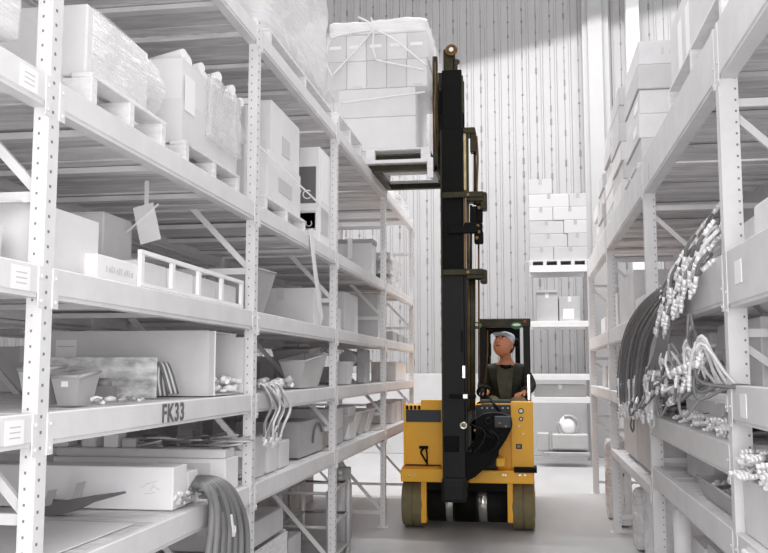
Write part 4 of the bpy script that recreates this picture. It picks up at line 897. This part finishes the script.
# right-hand head bracket, cylinders, chains and hoses
hd = MB(); tbx(hd, 463, 475, 127, 133, YM+.0, YM+.22, .006); tbx(hd, 470, 476, 131, 152, YM+.02, YM+.12, .008); hd = hd.out('head_bracket', OLV, mast)
b = MB(); b.tube([T(475, 150, YM+.07), T(475, 205, YM+.07)], .016, 12); b.tube([T(471, 205, YM+.05), T(471, 280, YM+.05)], .012, 14); b.tube([T(472, 280, YM+.05), T(472, 410, YM+.05)], .034, 14); b.out('lift_cylinder', OLV, mast)
b = MB(); b.tube([T(478.6, 235, YM+.06), T(478.8, 300, YM+.06), T(479, 380, YM+.06)], .009, 8); b.tube(bez([T(476.5, 136, YM+.05), T(477.8, 160, YM+.05), T(476.8, 190, YM+.05), T(477.4, 215, YM+.05)]), .010, 8); b.out('hydraulic_line', BRZ, mast)
b = MB(); b.tube([T(468, 200, YM+.0), T(468, 262, YM+.0)], .012, 8); b.tube([T(469, 285, YM+.02), T(469, 412, YM+.02)], .008, 8); b.out('hydraulic_line', BRZ, mast)
for (ya, yb, xb) in ((191.5, 197.5, 486), (269, 275, 486)):
    g = MB(); tbx(g, 442, xb-3, ya, yb, YM-.035, YM+.0, .006); tbx(g, 466, xb-2, ya-.5, yb+4, YM-.02, YM+.12, .012)
    tbx(g, xb-6, xb+.8, ya, yb+12 if ya < 200 else yb+8, YM-.01, YM+.14, .02, 3)
    g = g.out('mast_clamp', OLV, mast)
    b = MB(); b.cyl(T(468, ya+3, YM-.045), T(468, ya+3, YM-.02), .014, n=10); b.out('bolt', BRZ, g)
g = MB(); tbx(g, 448, 478, 226, 233, YM-.03, YM+.0, .005); tbx(g, 464, 482, 222, 232, YM-.02, YM+.12, .012); tbx(g, 474, 483, 230, 243, YM+.0, YM+.12, .015, 2); tbx(g, 470, 477, 206, 224, YM+.0, YM+.10, .01); tbx(g, 476, 482.5, 203, 222, YM+.02, YM+.10, .015, 2); g = g.out('hose_guide_block', BLK2, mast)
bolts(((478, 226), (479, 232), (477, 238), (479, 208)), YM+.0, .016, BRZ, g, .025, 'pulley_pin')
# plates low on the mast
b = MB(); tbx(b, 462.5, 465, 366, 378, YM-.01, YM+.0); b.out('silver_plate', STL, mast)
b = MB(); tbx(b, 461, 463, 330, 352, YM-.008, YM+.0); b.out('weld_seam', BLK2, mast)
# swing bracket (big black casting right of the mast)
pr = [(464, 428), (468, 424), (474, 420), (484, 414), (494, 413), (504, 414), (511, 418), (512, 428), (506, 440), (498, 452), (488, 466), (474, 478), (464, 482)]
b = MB(); P = [T(x, y, YM+.05) for x, y in pr]; b.prism([(p.x, p.z) for p in P], YM+.05, YM+.40, 'Y'); bmesh.ops.bevel(b.bm, geom=[e for e in b.bm.edges], offset=.012, segments=2, affect='EDGES'); sb = b.out('swing_bracket', BLK2, FL)
rr = random.Random(55)
for k in range(11):
    x = rr.uniform(468, 500); y = rr.uniform(422, 452)-(x-468)*.1; b = MB(); p = T(x, y, YM+.04)
    if k % 3 == 0: b.torus(p, (0, 1, 0), .028, .010, 16, 6)
    elif k % 3 == 1: b.cyl(p+Vector((0, -.03, 0)), p+Vector((0, .02, 0)), .024, n=6)
    else: b.bar(p+Vector((-.05, 0, .03)), p+Vector((.05, -.02, -.03)), .022, .03, .004)
    b.out('bracket_fitting', BLK if k % 2 else BLK2, sb)
b = MB(); c = T(463.5, 425.5, YM-.03); b.torus(c, (0, 1, 0), .027, .012, 20, 8); pv = b.out('pivot_pin', STL, sb); b = MB(); b.cyl(c, c+Vector((0, .1, 0)), .02, n=14); b.out('pin_core', BRZ, pv)
b = MB(); tbx(b, 494, 511, 416, 428, YM+.02, YM+.06, .01); b.out('side_casting', SLATE, sb)
bolts(((500, 423), (506, 426), (475, 430)), YM+.03, .012, BRZ, sb, .03)
for k in range(4):
    b = MB(); x = 470+7*k; b.tube(bez([T(x, 424+2*k, YM+.03), T(x+8, 430+3*k, YM-.02), T(x+5, 441+2*k, YM-.01), T(x-3, 452, YM+.03)]), .012, 8); b.out('hydraulic_line', BLK if k % 2 else BLK2, sb)
b = MB(); tbx(b, 496, 505, 458, 467, YM+.25, YM+.5, .01); b.out('yellow_stop', YEL, FL)
# arm between swing bracket and the truck frame
b = MB(); tbx(b, 462, 498, 420, 470, YM+.38, YF+.02, .02); b.out('pivot_arm', BLK, sb)
tb('guard_bar', BLK2, 449, 476, 394.5, 398.5, YM-.10, YM-.06, .01, mast); tb('guard_collar', STL, 462.5, 468, 394, 399, YM-.105, YM-.055, .008, mast)
# ---- carriage and forks
cr = MB(); cx0, cx1 = T(433.2, 100, YM).x, T(438, 100, YM).x
for yy in (YM-.06, YM+.44): cr.box(cx0, cx1, yy, yy+.07, mz(172), mz(57), .006)
for zz in (mz(80), mz(130), mz(166)): cr.box(cx0+.01, cx1, YM-.06, YM+.51, zz-.05, zz, .005)
cr = cr.out('fork_carriage', OLV, FL)
b = MB(); b.tube([T(434.5, 62, YM-.07), T(435.5, 85, YM-.075), T(434, 110, YM-.07), T(435.5, 150, YM-.07)], .012, 8); b.out('chain_guide', BRZ, cr)
b = MB(); b.box(cx1, mx(443), YM+.05, YM+.12, mz(110), mz(88)); b.box(cx1, mx(443), YM+.05, YM+.12, mz(160), mz(140)); b.out('carriage_roller_block', BLK2, cr)
zf = T(380, 158.8, 8.36).z; zf1 = T(380, 153, 8.36).z
LX0, LX1 = T(323, 140, 8.36).x, T(430, 140, 8.36).x
for yy in (8.50, 9.02):
    b = MB(); b.prism([(cx0, zf1), (cx0, zf), (LX0+.35, zf+.028), (LX0+.12, zf1-.012), (LX0+.12, zf1)], yy, yy+.11, 'Y'); fk = b.out('fork', OLV, cr)
for yy in (8.42, 9.30):
    b = MB(); b.box(T(366, 167, 8.42).x, cx0, yy, yy+.07, T(400, 170.5, 8.42).z, T(400, 165, 8.42).z); b.out('support_arm', OLV, cr)
b = MB(); b.box(T(372, 167, 8.42).x, T(378, 167, 8.42).x, 8.49, 9.30, T(400, 170.5, 8.42).z, T(400, 166, 8.42).z); b.out('support_cross_bar', OLV, cr)
# raised load ---------------------------------------------------
PY0, PY1 = 8.36, 9.42; zp0 = T(380, 163.5, PY0).z
dz = T(380, 148.5, PY0).z-zp0
pl = empty('wooden_pallet', ((LX0+LX1)/2, (PY0+PY1)/2, zp0), 'white wooden pallet carried high on the forks', 'pallet')
for k, yy in enumerate((PY0, PY0+.48, PY1-.08)):
    for x in (LX0+.42, LX1-.09, (LX0+.42+LX1-.09)/2):
        if abs(x-(LX0+.42+LX1-.09)/2) < .01: continue
        b = MB(); b.box(x, x+.09, yy, yy+.08, zp0+.035, zp0+dz-.02, .003); b.out('block', PAL, pl)
    b = MB(); b.box(LX0+.30, LX1+.02, yy, yy+.08, zp0, zp0+.035, .003); b.out('bottom_board', PAL, pl)
for k in range(7):
    y = PY0+(PY1-PY0-.13)*k/6; b = MB(); b.box(LX0+.03, LX1-.01, y, y+.13, zp0+dz-.02, zp0+dz, .003); b.out('deck_board', PAL, pl)
b = MB(); tbx(b, 427, 433, 157, 178, PY0-.03, PY0-.004, .004); b.out('corner_guard', PAL, pl)
z = zp0+dz+.002
def row(ya, yb, n, names, m, inset=0, marks=None, d=3):
    global z
    z1_ = T(380, ya, PY0).z
    for r_i in range(2):
        for k in range(n):
            w = (LX1-LX0-2*inset)/n; x = LX0+inset+w*k; y0 = PY0+.03+(PY1-PY0-.08)/2*r_i
            carton('%s, %s, on the raised load' % (names[k], ('front row', 'back row')[r_i]), x+.002, x+w-.002, y0, y0+(PY1-PY0-.08)/2-.006, z+.001, z1_-.003, m[k % len(m)], seam=False, tape=None, lab=marks if r_i == 0 else None)
    z = z1_
row(116, 148, 1, ['wide plain white carton at the bottom'], [CB_L], .14)
row(87, 116, 1, ['wide plain white carton second from the bottom'], [CB_M], .14)
nm = ['first carton from the left in the %s row', 'second carton from the left in the %s row', 'middle carton in the %s row', 'fourth carton from the left in the %s row', 'rightmost carton in the %s row']
row(59, 87, 5, [s % 'middle' for s in nm], [CB_D, CB_M, CB_D], .03, [('c', .3, .8, .0, .1, PRINTM)])
row(33, 59, 5, [s % 'upper' for s in nm], [CB_D, CB_M], .02, [('c', .15, .75, .50, .62, PAPER)])
b = wrapped('bundle of white film bulging over the top of the raised load', LX0+.03, LX1-.02, PY0+.04, PY1-.04, z+.002, T(380, 17, PY0).z, FILM, seed=17, amp=.03, rnd=.04, name='film_bundle', cat='film')
# stretch film wound round the load, with twisted strands
fm_ = MB(); n = 26; m_ = 16; rings = []
zlo, zhi = zp0+dz+.002, z+.02
cxm, cym = (LX0+LX1)/2, (PY0+PY1)/2
for i in range(m_+1):
    t = i/m_; ring = []; zz = zlo+(zhi-zlo)*t; gx = (LX1-LX0)/2+.022-.05*(1-t)**2; gy = (PY1-PY0)/2+.012
    for k in range(4*n):
        s_, u = divmod(k, n); u = u/n*2-1
        x, y = ((gx*u, -gy), (gx, gy*u), (-gx*u, gy), (-gx, -gy*u))[s_]
        w = 1+.012*noise.noise(Vector((x*5, y*5, zz*3)))+.006*noise.noise(Vector((x*17, y*17, zz*9)))
        ring.append(fm_.bm.verts.new((cxm+x*w, cym+y*w, zz)))
    rings.append(ring)
for i in range(m_):
    for k in range(4*n): fm_.bm.faces.new((rings[i][k], rings[i][(k+1) % (4*n)], rings[i+1][(k+1) % (4*n)], rings[i+1][k]))
fo = fm_.out('stretch_film', mat('load_film', .97, .2, bump=.9, bscale=8, stretch=(1, 1, 3), alpha=.26), smooth=True); tag(fo, 'clear stretch film wound round the raised load with twisted white strands', 'film')
FY = PY0-.05
for pts in ([(371, 18), (374, 26), (373, 45), (376, 60)], [(373, 30), (360, 46), (345, 62), (332, 76)], [(375, 30), (392, 38), (410, 52), (427, 66)], [(376, 60), (395, 64), (424, 70)], [(373, 30), (368, 22), (358, 17)], [(373, 30), (350, 33), (330, 38)], [(341, 103), (380, 98), (425, 92)], [(330, 40), (326, 60), (333, 78)]):
    b = MB(); b.tube(bez([T(x, y, FY) for x, y in pts], 12), .010, 6); b.out('twisted_strand', FILM, fo)
# ---- overhead guard and cab
YG = 10.05
gd = MB()
for xx in ((479.5, 486), (523.5, 530.5)): tbx(gd, xx[0], xx[1], 319, 404, YG, YG+.07, .006)
for xx in ((479.5, 486), (523.5, 530.5)):
    p0, p1 = T(xx[0], 360, YG).x, T(xx[1], 360, YG).x; gd.box(p0, p1, 11.3, 11.37, .7, T(500, 321, YG).z, .006)
    gd.box(p0, p1, YG+.07, 11.3, T(500, 324, YG).z, T(500, 320, YG).z)
gd = gd.out('overhead_guard', BLK, FL)
b = MB(); tbx(b, 479.5, 530.5, 318.5, 327, YG-.02, YG+.06, .006); b.out('guard_header', OLV, gd)
for k in range(6): b = MB(); y = YG+.15+.19*k; b.box(T(481, 321, YG).x, T(529, 321, YG).x, y, y+.04, T(500, 323, YG).z, T(500, 320, YG).z); b.out('roof_bar', BLK, gd)
# panel with two arched openings behind the header
def arch_panel(parent):
    Y = YG+.5; b = MB(); bm = b.bm; zt = T(500, 321, Y).z; zs = T(500, 338, Y).z; zb = T(500, 372, Y).z
    def strip(xa, xb): b.box(T(xa, 340, Y).x, T(xb, 340, Y).x, Y, Y+.03, zb, zs+.0)
    strip(486, 489); strip(499.5, 503.5); strip(515, 520)
    for xa, xb in ((489, 499.5), (503.5, 515)):
        a, c = T(xa, 340, Y).x, T(xb, 340, Y).x; r = (c-a)/2; cx = (a+c)/2; n = 12
        arc = [(cx-r*cos(pi*k/n), zs+r*.95*sin(pi*k/n)) for k in range(n+1)]
        prof = [(a, zt)]+arc+[(c, zt)]
        # fan into quads
        for k in range(n):
            x0_, z0_ = arc[k]; x1_, z1_ = arc[k+1]; b.prism([(x0_, z0_), (x1_, z1_), (x1_, zt), (x0_, zt)], Y, Y+.03, 'Y')
    for xa, xb in ((486, 489), (499.5, 503.5), (515, 520)): b.box(T(xa, 340, Y).x, T(xb, 340, Y).x, Y, Y+.03, zs, zt)
    return b.out('rear_screen', BLK2, parent)
arch_panel(gd)
tb('side_lamp', BLK2, 484, 491, 343, 356, YG+.2, YG+.3, .01, gd)
for xc in (476.5, 516.5):
    b = MB(); c = T(xc, 325.5, YG-.03); a = [(c.x+.062*cos(2*pi*k/28), c.z+.040*sin(2*pi*k/28)) for k in range(28)]; b.prism(a, YG-.04, YG-.025, 'Y'); lg = b.out('green_badge', GRN, gd)
    b = MB(); a = [(c.x+.045*cos(2*pi*k/28), c.z+.008+.015*sin(2*pi*k/28)) for k in range(28)]; b.prism(a, YG-.043, YG-.040, 'Y'); b.out('badge_lettering_band', WHT, lg)
tb('badge_arm', BLK2, 472, 482, 324, 327, YG-.02, YG, 0, gd)
b = MB(); p = T(525, 322, YG-.03); b.sphere(p, .014); b.out('red_button', RED, gd)
tb('grab_rail', STL, 526.6, 530.6, 374, 401, YG-.10, YG-.05, .012, gd)
b = MB(); b.tube([T(487.5, 330, YG-.01), T(487.5, 352, YG-.01), T(486, 375, YG-.03), T(484, 390, YG-.05)], .010, 8); b.out('cable', BRZ, gd)
# console, levers
b = MB(); b.box(T(477, 402, YF+.32).x, xr-.02, YF+.28, YF+.46, zb1-.25, zb1+.005, .015); cs = b.out('console', YEL, FL)
b = MB(); tbx(b, 480, 512, 400, 403, YF+.1, YF+.3, .004); b.out('console_edge', SLATE, cs)
lv = MB(); Y = YG-.45; lv.tube(bez([T(488, 396, Y), T(494, 404, YF-.02), T(500, 412, YF-.05), T(506, 419, YF-.08)]), .014, 8); lv.tube(bez([T(486, 386, Y), T(485, 395, Y), T(482, 404, Y)]), .015, 8); lv.tube(bez([T(478, 395, Y), T(480, 388, Y), T(484, 385, Y)]), .012, 8); lv.tube(bez([T(477, 404, Y), T(487, 399, Y+.02), T(495, 402, Y)]), .012, 8); lv.out('control_lever', BLK2, cs)
b = MB(); p = T(484, 392, Y); b.torus(p, (0, .8, .6), .07, .012, 24, 8); b.out('steering_ring', BLK2, cs)
# seat
b = MB(); xc = T(505, 400, 10.3).x; b.box(xc-.24, xc+.24, 9.98, 10.50, .95, 1.08, .04, seg=3); b.box(xc-.2, xc+.2, 10.0, 10.45, .72, .95); b.box(xc-.23, xc+.23, 10.46, 10.54, 1.05, 1.62, .03, seg=3); b.out('seat', BLK2, FL)
# ================================================================ OPERATOR
def skin(name, verts, edges, radii, m, parent=None, sub=2, root=0, origin=None):
    me = bpy.data.meshes.new(name); org = Vector(parent['_o']) if parent else Vector(origin)
    me.from_pydata([Vector(v)-org for v in verts], edges, []); me.update()
    o = bpy.data.objects.new(name, me); COL.objects.link(o)
    md = o.modifiers.new('skin', 'SKIN'); md.use_smooth_shade = True
    sv = me.skin_vertices[0].data
    for i, r in enumerate(radii): sv[i].radius = (r, r) if not isinstance(r, tuple) else r
    sv[root].use_root = True
    o.modifiers.new('sub', 'SUBSURF').levels = sub; o.modifiers['sub'].render_levels = sub
    dg = bpy.context.evaluated_depsgraph_get(); m2 = bpy.data.meshes.new_from_object(o.evaluated_get(dg)); m2.name = name
    o.modifiers.clear(); o.data = m2; m2.materials.clear(); m2.materials.append(m)
    for p in m2.polygons: p.use_smooth = True
    o['_o'] = tuple(org)
    if parent: o.parent = parent
    else: o.location = org
    ALL.append(o); return o
SKN = mat('skin_tone', (.82, .55, .42), .5, var=.08, scale=9)
JKT = mat('jacket_olive', (.145, .16, .10), .75, var=.3, scale=14, bump=.5, bscale=20)
VST = mat('vest_front', (.25, .26, .18), .6, var=.4, scale=10, bump=.4, bscale=14)
TRS = mat('trousers_khaki', (.50, .47, .36), .8, var=.3, scale=12, bump=.4, bscale=18)
CAPM = mat('cap_pale', (.80, .84, .88), .55, var=.1, scale=12)
HAIR = mat('hair_dark', (.10, .075, .06), .7)
YP = 10.12
hc = T(504.5, 345, YP)                       # head centre
def PX(x, y, dy=0): return T(x, y, YP+dy)
pel = Vector((PX(506, 400).x, 10.22, 1.20)); ch = Vector((PX(506, 375).x, 10.20, T(506, 376, YP).z)); nk = Vector((PX(506, 361).x, 10.16, T(506, 360, YP).z))
shL = PX(489.5, 371, .05); shR = PX(522.5, 371, .05); elL = PX(482.5, 388, .0); elR = PX(531.5, 387, .02); wrL = PX(489, 393, -.26); wrR = PX(522, 394, -.24)
hipL = pel+Vector((-.10, -.03, -.02)); hipR = pel+Vector((.10, -.03, -.02))
knL = Vector((PX(493, 398).x-.02, 9.76, 1.27)); knR = Vector((PX(518, 398).x+.02, 9.76, 1.27)); anL = Vector((knL.x, 9.74, .84)); anR = Vector((knR.x, 9.74, .84))
chin = hc+Vector((-.015, -.02, -.085))
V = [pel, ch, nk, hc+Vector((0, .015, -.075)), hc, hc+Vector((.01, .01, .075)), shL, elL, wrL, shR, elR, wrR, hipL, knL, anL, hipR, knR, anR, ch+Vector((0, 0, -.16)), nk+Vector((0, .0, -.07))]
E_ = [(0, 18), (18, 1), (1, 19), (19, 2), (2, 3), (3, 4), (4, 5), (19, 6), (6, 7), (7, 8), (19, 9), (9, 10), (10, 11), (0, 12), (12, 13), (13, 14), (0, 15), (15, 16), (16, 17)]
Rr_ = [.09, .09, .058, .080, .098, .070, .055, .034, .026, .055, .034, .026, .085, .056, .04, .085, .056, .04, .09, .08]
per = skin('person', V, E_, Rr_, SKN, origin=(pel.x, pel.y, .73)); tag(per, 'person in a dark olive jacket and pale cap seated in the forklift, looking up', 'person')
# clothing
jv = [pel+Vector((0, 0, -.02)), pel+Vector((0, -.01, .20)), nk+Vector((0, 0, -.13)), nk+Vector((0, .01, -.015)), shL, elL, wrL+Vector((0, .05, 0)), shR, elR, wrR+Vector((0, .05, 0))]
je = [(0, 1), (1, 2), (2, 3), (2, 4), (4, 5), (5, 6), (2, 7), (7, 8), (8, 9)]
jk = skin('jacket', jv, je, [.185, .190, .165, .088, .092, .078, .050, .092, .078, .050], JKT, per)
tv = [pel, hipL, knL, anL+Vector((0, 0, .03)), hipR, knR, anR+Vector((0, 0, .03))]
skin('trousers', tv, [(0, 1), (1, 2), (2, 3), (0, 4), (4, 5), (5, 6)], [.15, .112, .088, .062, .112, .088, .062], TRS, per)
for an in (anL, anR):
    b = MB(); b.box(an.x-.045, an.x+.045, an.y-.17, an.y+.08, .725, .82, .03, seg=3); b.out('boot', BLK2, per)
b = MB(); P = [PX(498, 366, -.175), PX(512, 366, -.175), PX(514, 374, -.195), PX(512, 386, -.19), PX(511, 400, -.18), PX(500, 400, -.18), PX(499, 386, -.19), PX(496, 374, -.195)]
f0 = [b.bm.verts.new(p) for p in P]; f1 = [b.bm.verts.new(p+Vector((0, .05, 0))) for p in P]; b.bm.faces.new(f0); b.bm.faces.new(f1[::-1])
for i in range(8): b.bm.faces.new((f0[i], f1[i], f1[(i+1) % 8], f0[(i+1) % 8]))
bmesh.ops.bevel(b.bm, geom=b.bm.edges[:], offset=.012, segments=2, affect='EDGES'); ve = b.out('vest_panel', VST, jk)
b = MB(); tv_ = PX(506, 366, -.20); b.tube([PX(501, 366, -.19), PX(506, 367.5, -.21), PX(511, 366, -.19)], .018, 8); b.out('black_collar_strap', BLK2, jk)
# head: jaw, face, ears, hair, cap.  The face is turned up and to the picture's left
hd_ = Vector((-.42, -.78, .40)).normalized(); sd = hd_.cross(Vector((0, 0, 1))).normalized(); up_ = sd.cross(hd_).normalized()
HS = 1.2
def HP(f, s, u): return hc+hd_*f*HS+sd*s*HS+up_*u*HS
def blob(name, c, r, sc, m, parent=per, n=16):
    b = MB(); vs = b.sphere((0, 0, 0), r*HS, sc, n, 12); M = Matrix((sd, hd_, up_)).transposed()
    for v in vs: v.co = M @ v.co+c
    return b.out(name, m, parent)
blob('face', HP(.030, 0, -.012), .098, (.90, .88, 1.14), SKN); blob('jaw', HP(.045, 0, -.070), .060, (.92, .9, .72), SKN)
blob('nose', HP(.120, 0, -.012), .019, (.75, 1.15, 1.25), SKN, n=10)
for s in (-1, 1):
    ew = blob('eye', HP(.096, s*.032, .018), .013, (1.2, .7, .7), WHT, n=10); blob('pupil', HP(.106, s*.032, .020), .007, (1, .6, 1), BLK2, ew, n=8)
    blob('eyebrow', HP(.104, s*.034, .037), .017, (1.2, .4, .28), HAIR, n=8); blob('ear', HP(-.005, s*.080, -.008), .028, (.35, .7, 1.1), SKN, n=10)
blob('mouth', HP(.108, 0, -.056), .022, (1.1, .35, .28), mat('lips', (.50, .24, .20), .5), n=10)
blob('hair', HP(-.020, 0, .012), .100, (.86, .90, 1.02), HAIR)
cp = blob('cap', HP(-.002, 0, .048), .104, (.90, .98, .74), CAPM)
b = MB(); n = 14; vs0, vs1 = [], []
for k in range(n+1):
    a = pi*k/n; vs0.append(b.bm.verts.new(HP(.060+.0*sin(a), -.082*cos(a), .055))); vs1.append(b.bm.verts.new(HP(.075+.095*sin(a), -.080*cos(a), .062-.012*sin(a))))
for k in range(n): b.bm.faces.new((vs0[k], vs0[k+1], vs1[k+1], vs1[k]))
bmesh.ops.solidify(b.bm, geom=b.bm.faces[:], thickness=.006); b.out('cap_peak', CAPM, cp)
b = MB(); c = HP(-.03, -.0, .01); b.sphere(T(517, 343, YP), .05, (.6, 1, 1.1)); b.out('dark_ear_muff', BLK2, per)
# hands with five fingers each, curled over the controls
def hand(w, fw, palm_n, s):
    fw = Vector(fw).normalized(); n_ = Vector(palm_n).normalized(); si = fw.cross(n_).normalized()*s
    vs = [w, w+fw*.035, w+fw*.080]; es = [(0, 1), (1, 2)]; rs = [.026, .034, .036]
    body = skin('hand', [Vector(v) for v in vs], es, [.026, (.036, .020), (.040, .018)], SKN, per, sub=1)
    for k, (ln, off) in enumerate(((.070, -.030), (.078, -.010), (.073, .011), (.058, .030))):
        a = w+fw*.070+si*off; p1 = a+fw*ln*.45+n_*ln*.12; p2 = p1+fw*ln*.25+n_*ln*.35; p3 = p2-fw*ln*.02+n_*ln*.30
        skin('finger', [a, p1, p2, p3], [(0, 1), (1, 2), (2, 3)], [.010, .0095, .009, .0075], SKN, body, sub=1)
    a = w+fw*.020-si*.030; p1 = a+fw*.025-si*.022+n_*.015; p2 = p1+fw*.028+n_*.012
    skin('thumb', [a, p1, p2], [(0, 1), (1, 2)], [.013, .011, .009], SKN, body, sub=1)
hand(wrL, (-.15, -.75, .1), (0, -.25, -1), 1); hand(wrR, (-.35, -.75, .05), (0, -.25, -1), -1)
# ================================================================ LIGHT AND CAMERA
def area(name, loc, sx, sy, power, rot=(0, 0, 0), col=(1, 1, 1)):
    l = bpy.data.lights.new(name, 'AREA'); l.shape = 'RECTANGLE'; l.size = sx; l.size_y = sy; l.energy = power; l.color = col
    o = bpy.data.objects.new(name, l); COL.objects.link(o); o.location = loc; o.rotation_euler = rot; return o
W = bpy.data.worlds.new('hall_daylight'); S.world = W; W.use_nodes = True
W.node_tree.nodes['Background'].inputs[0].default_value = (1, .995, 1, 1); W.node_tree.nodes['Background'].inputs[1].default_value = WORLD
# open-bottomed trough added out of view: its lip cuts the wall light in a line
def trough():
    H = 9.45; cx, cy = -.2, YW-4.5; L = 5.5; o = empty('added_light_trough', (cx, cy, H), 'added unseen light trough that cuts the light on the back wall', 'light helper')
    b = MB()
    for q in ((cy+.50, cy+.53), (cy-.53, cy-.50)): b.box(cx-L, cx+L, q[0], q[1], H, H+.5)
    b.box(cx-L, cx+L, cy-.53, cy+.53, H+.5, H+.53); b.out('housing', SIDEW, o)
    for x in (-4, 4): c = MB(); c.cyl((cx+x, cy, H+.53), (cx+x, cy, H+1.2), .02, n=6); c.out('hanger', SIDEW, o)
    o.rotation_euler.y = radians(-13)
    area('wall_wash_fill', (cx, cy, H+.2), 2*L-.3, .07, TROUGH, rot=(0, radians(-13), 0))  # added light inside the trough, washing the back wall below its lip
trough()
for k, (x, y) in enumerate(((-.3, 1.5), (-.3, 6.0), (-.3, 10.5))):
    area('aisle_fill', (x, y, 7.5), 1.6, 3.2, OVERHEAD_FILL)  # unseen overhead area lights, added for a soft downward direction
area('front_fill', (-.2, -1.4, 2.6), 2.4, 1.6, FRONT, rot=(radians(86), 0, 0))  # soft fill added behind the camera to lift the shelf interiors
area('near_fill', (.45, .2, 1.25), .9, 1.2, NEAR, rot=(radians(90), 0, radians(32)))  # side fill added outside the view to brighten the lower left shelves
area('near_fill', (-.6, .2, 1.5), .9, 1.2, NEAR*.45, rot=(radians(90), 0, radians(-28)))  # weaker added fill, turned towards the right rack
cam = bpy.data.cameras.new('camera'); co = bpy.data.objects.new('camera', cam); COL.objects.link(co); S.camera = co
co.location = (0, 0, EYE); co.rotation_euler = Matrix((Rt, Up, -Fw)).transposed().to_euler()
cam.sensor_fit = 'HORIZONTAL'; cam.sensor_width = 36; cam.lens = FPX*36/768; cam.clip_start = .05; cam.clip_end = 100
S.cycles.max_bounces = 16; S.cycles.diffuse_bounces = 10; S.cycles.transparent_max_bounces = 16
S.view_settings.view_transform = 'Standard'; S.view_settings.look = 'None'; S.view_settings.gamma = 1; S.view_settings.use_curve_mapping = False
S.view_settings.exposure = EXPO
for o in ALL:
    if '_o' in o: del o['_o']
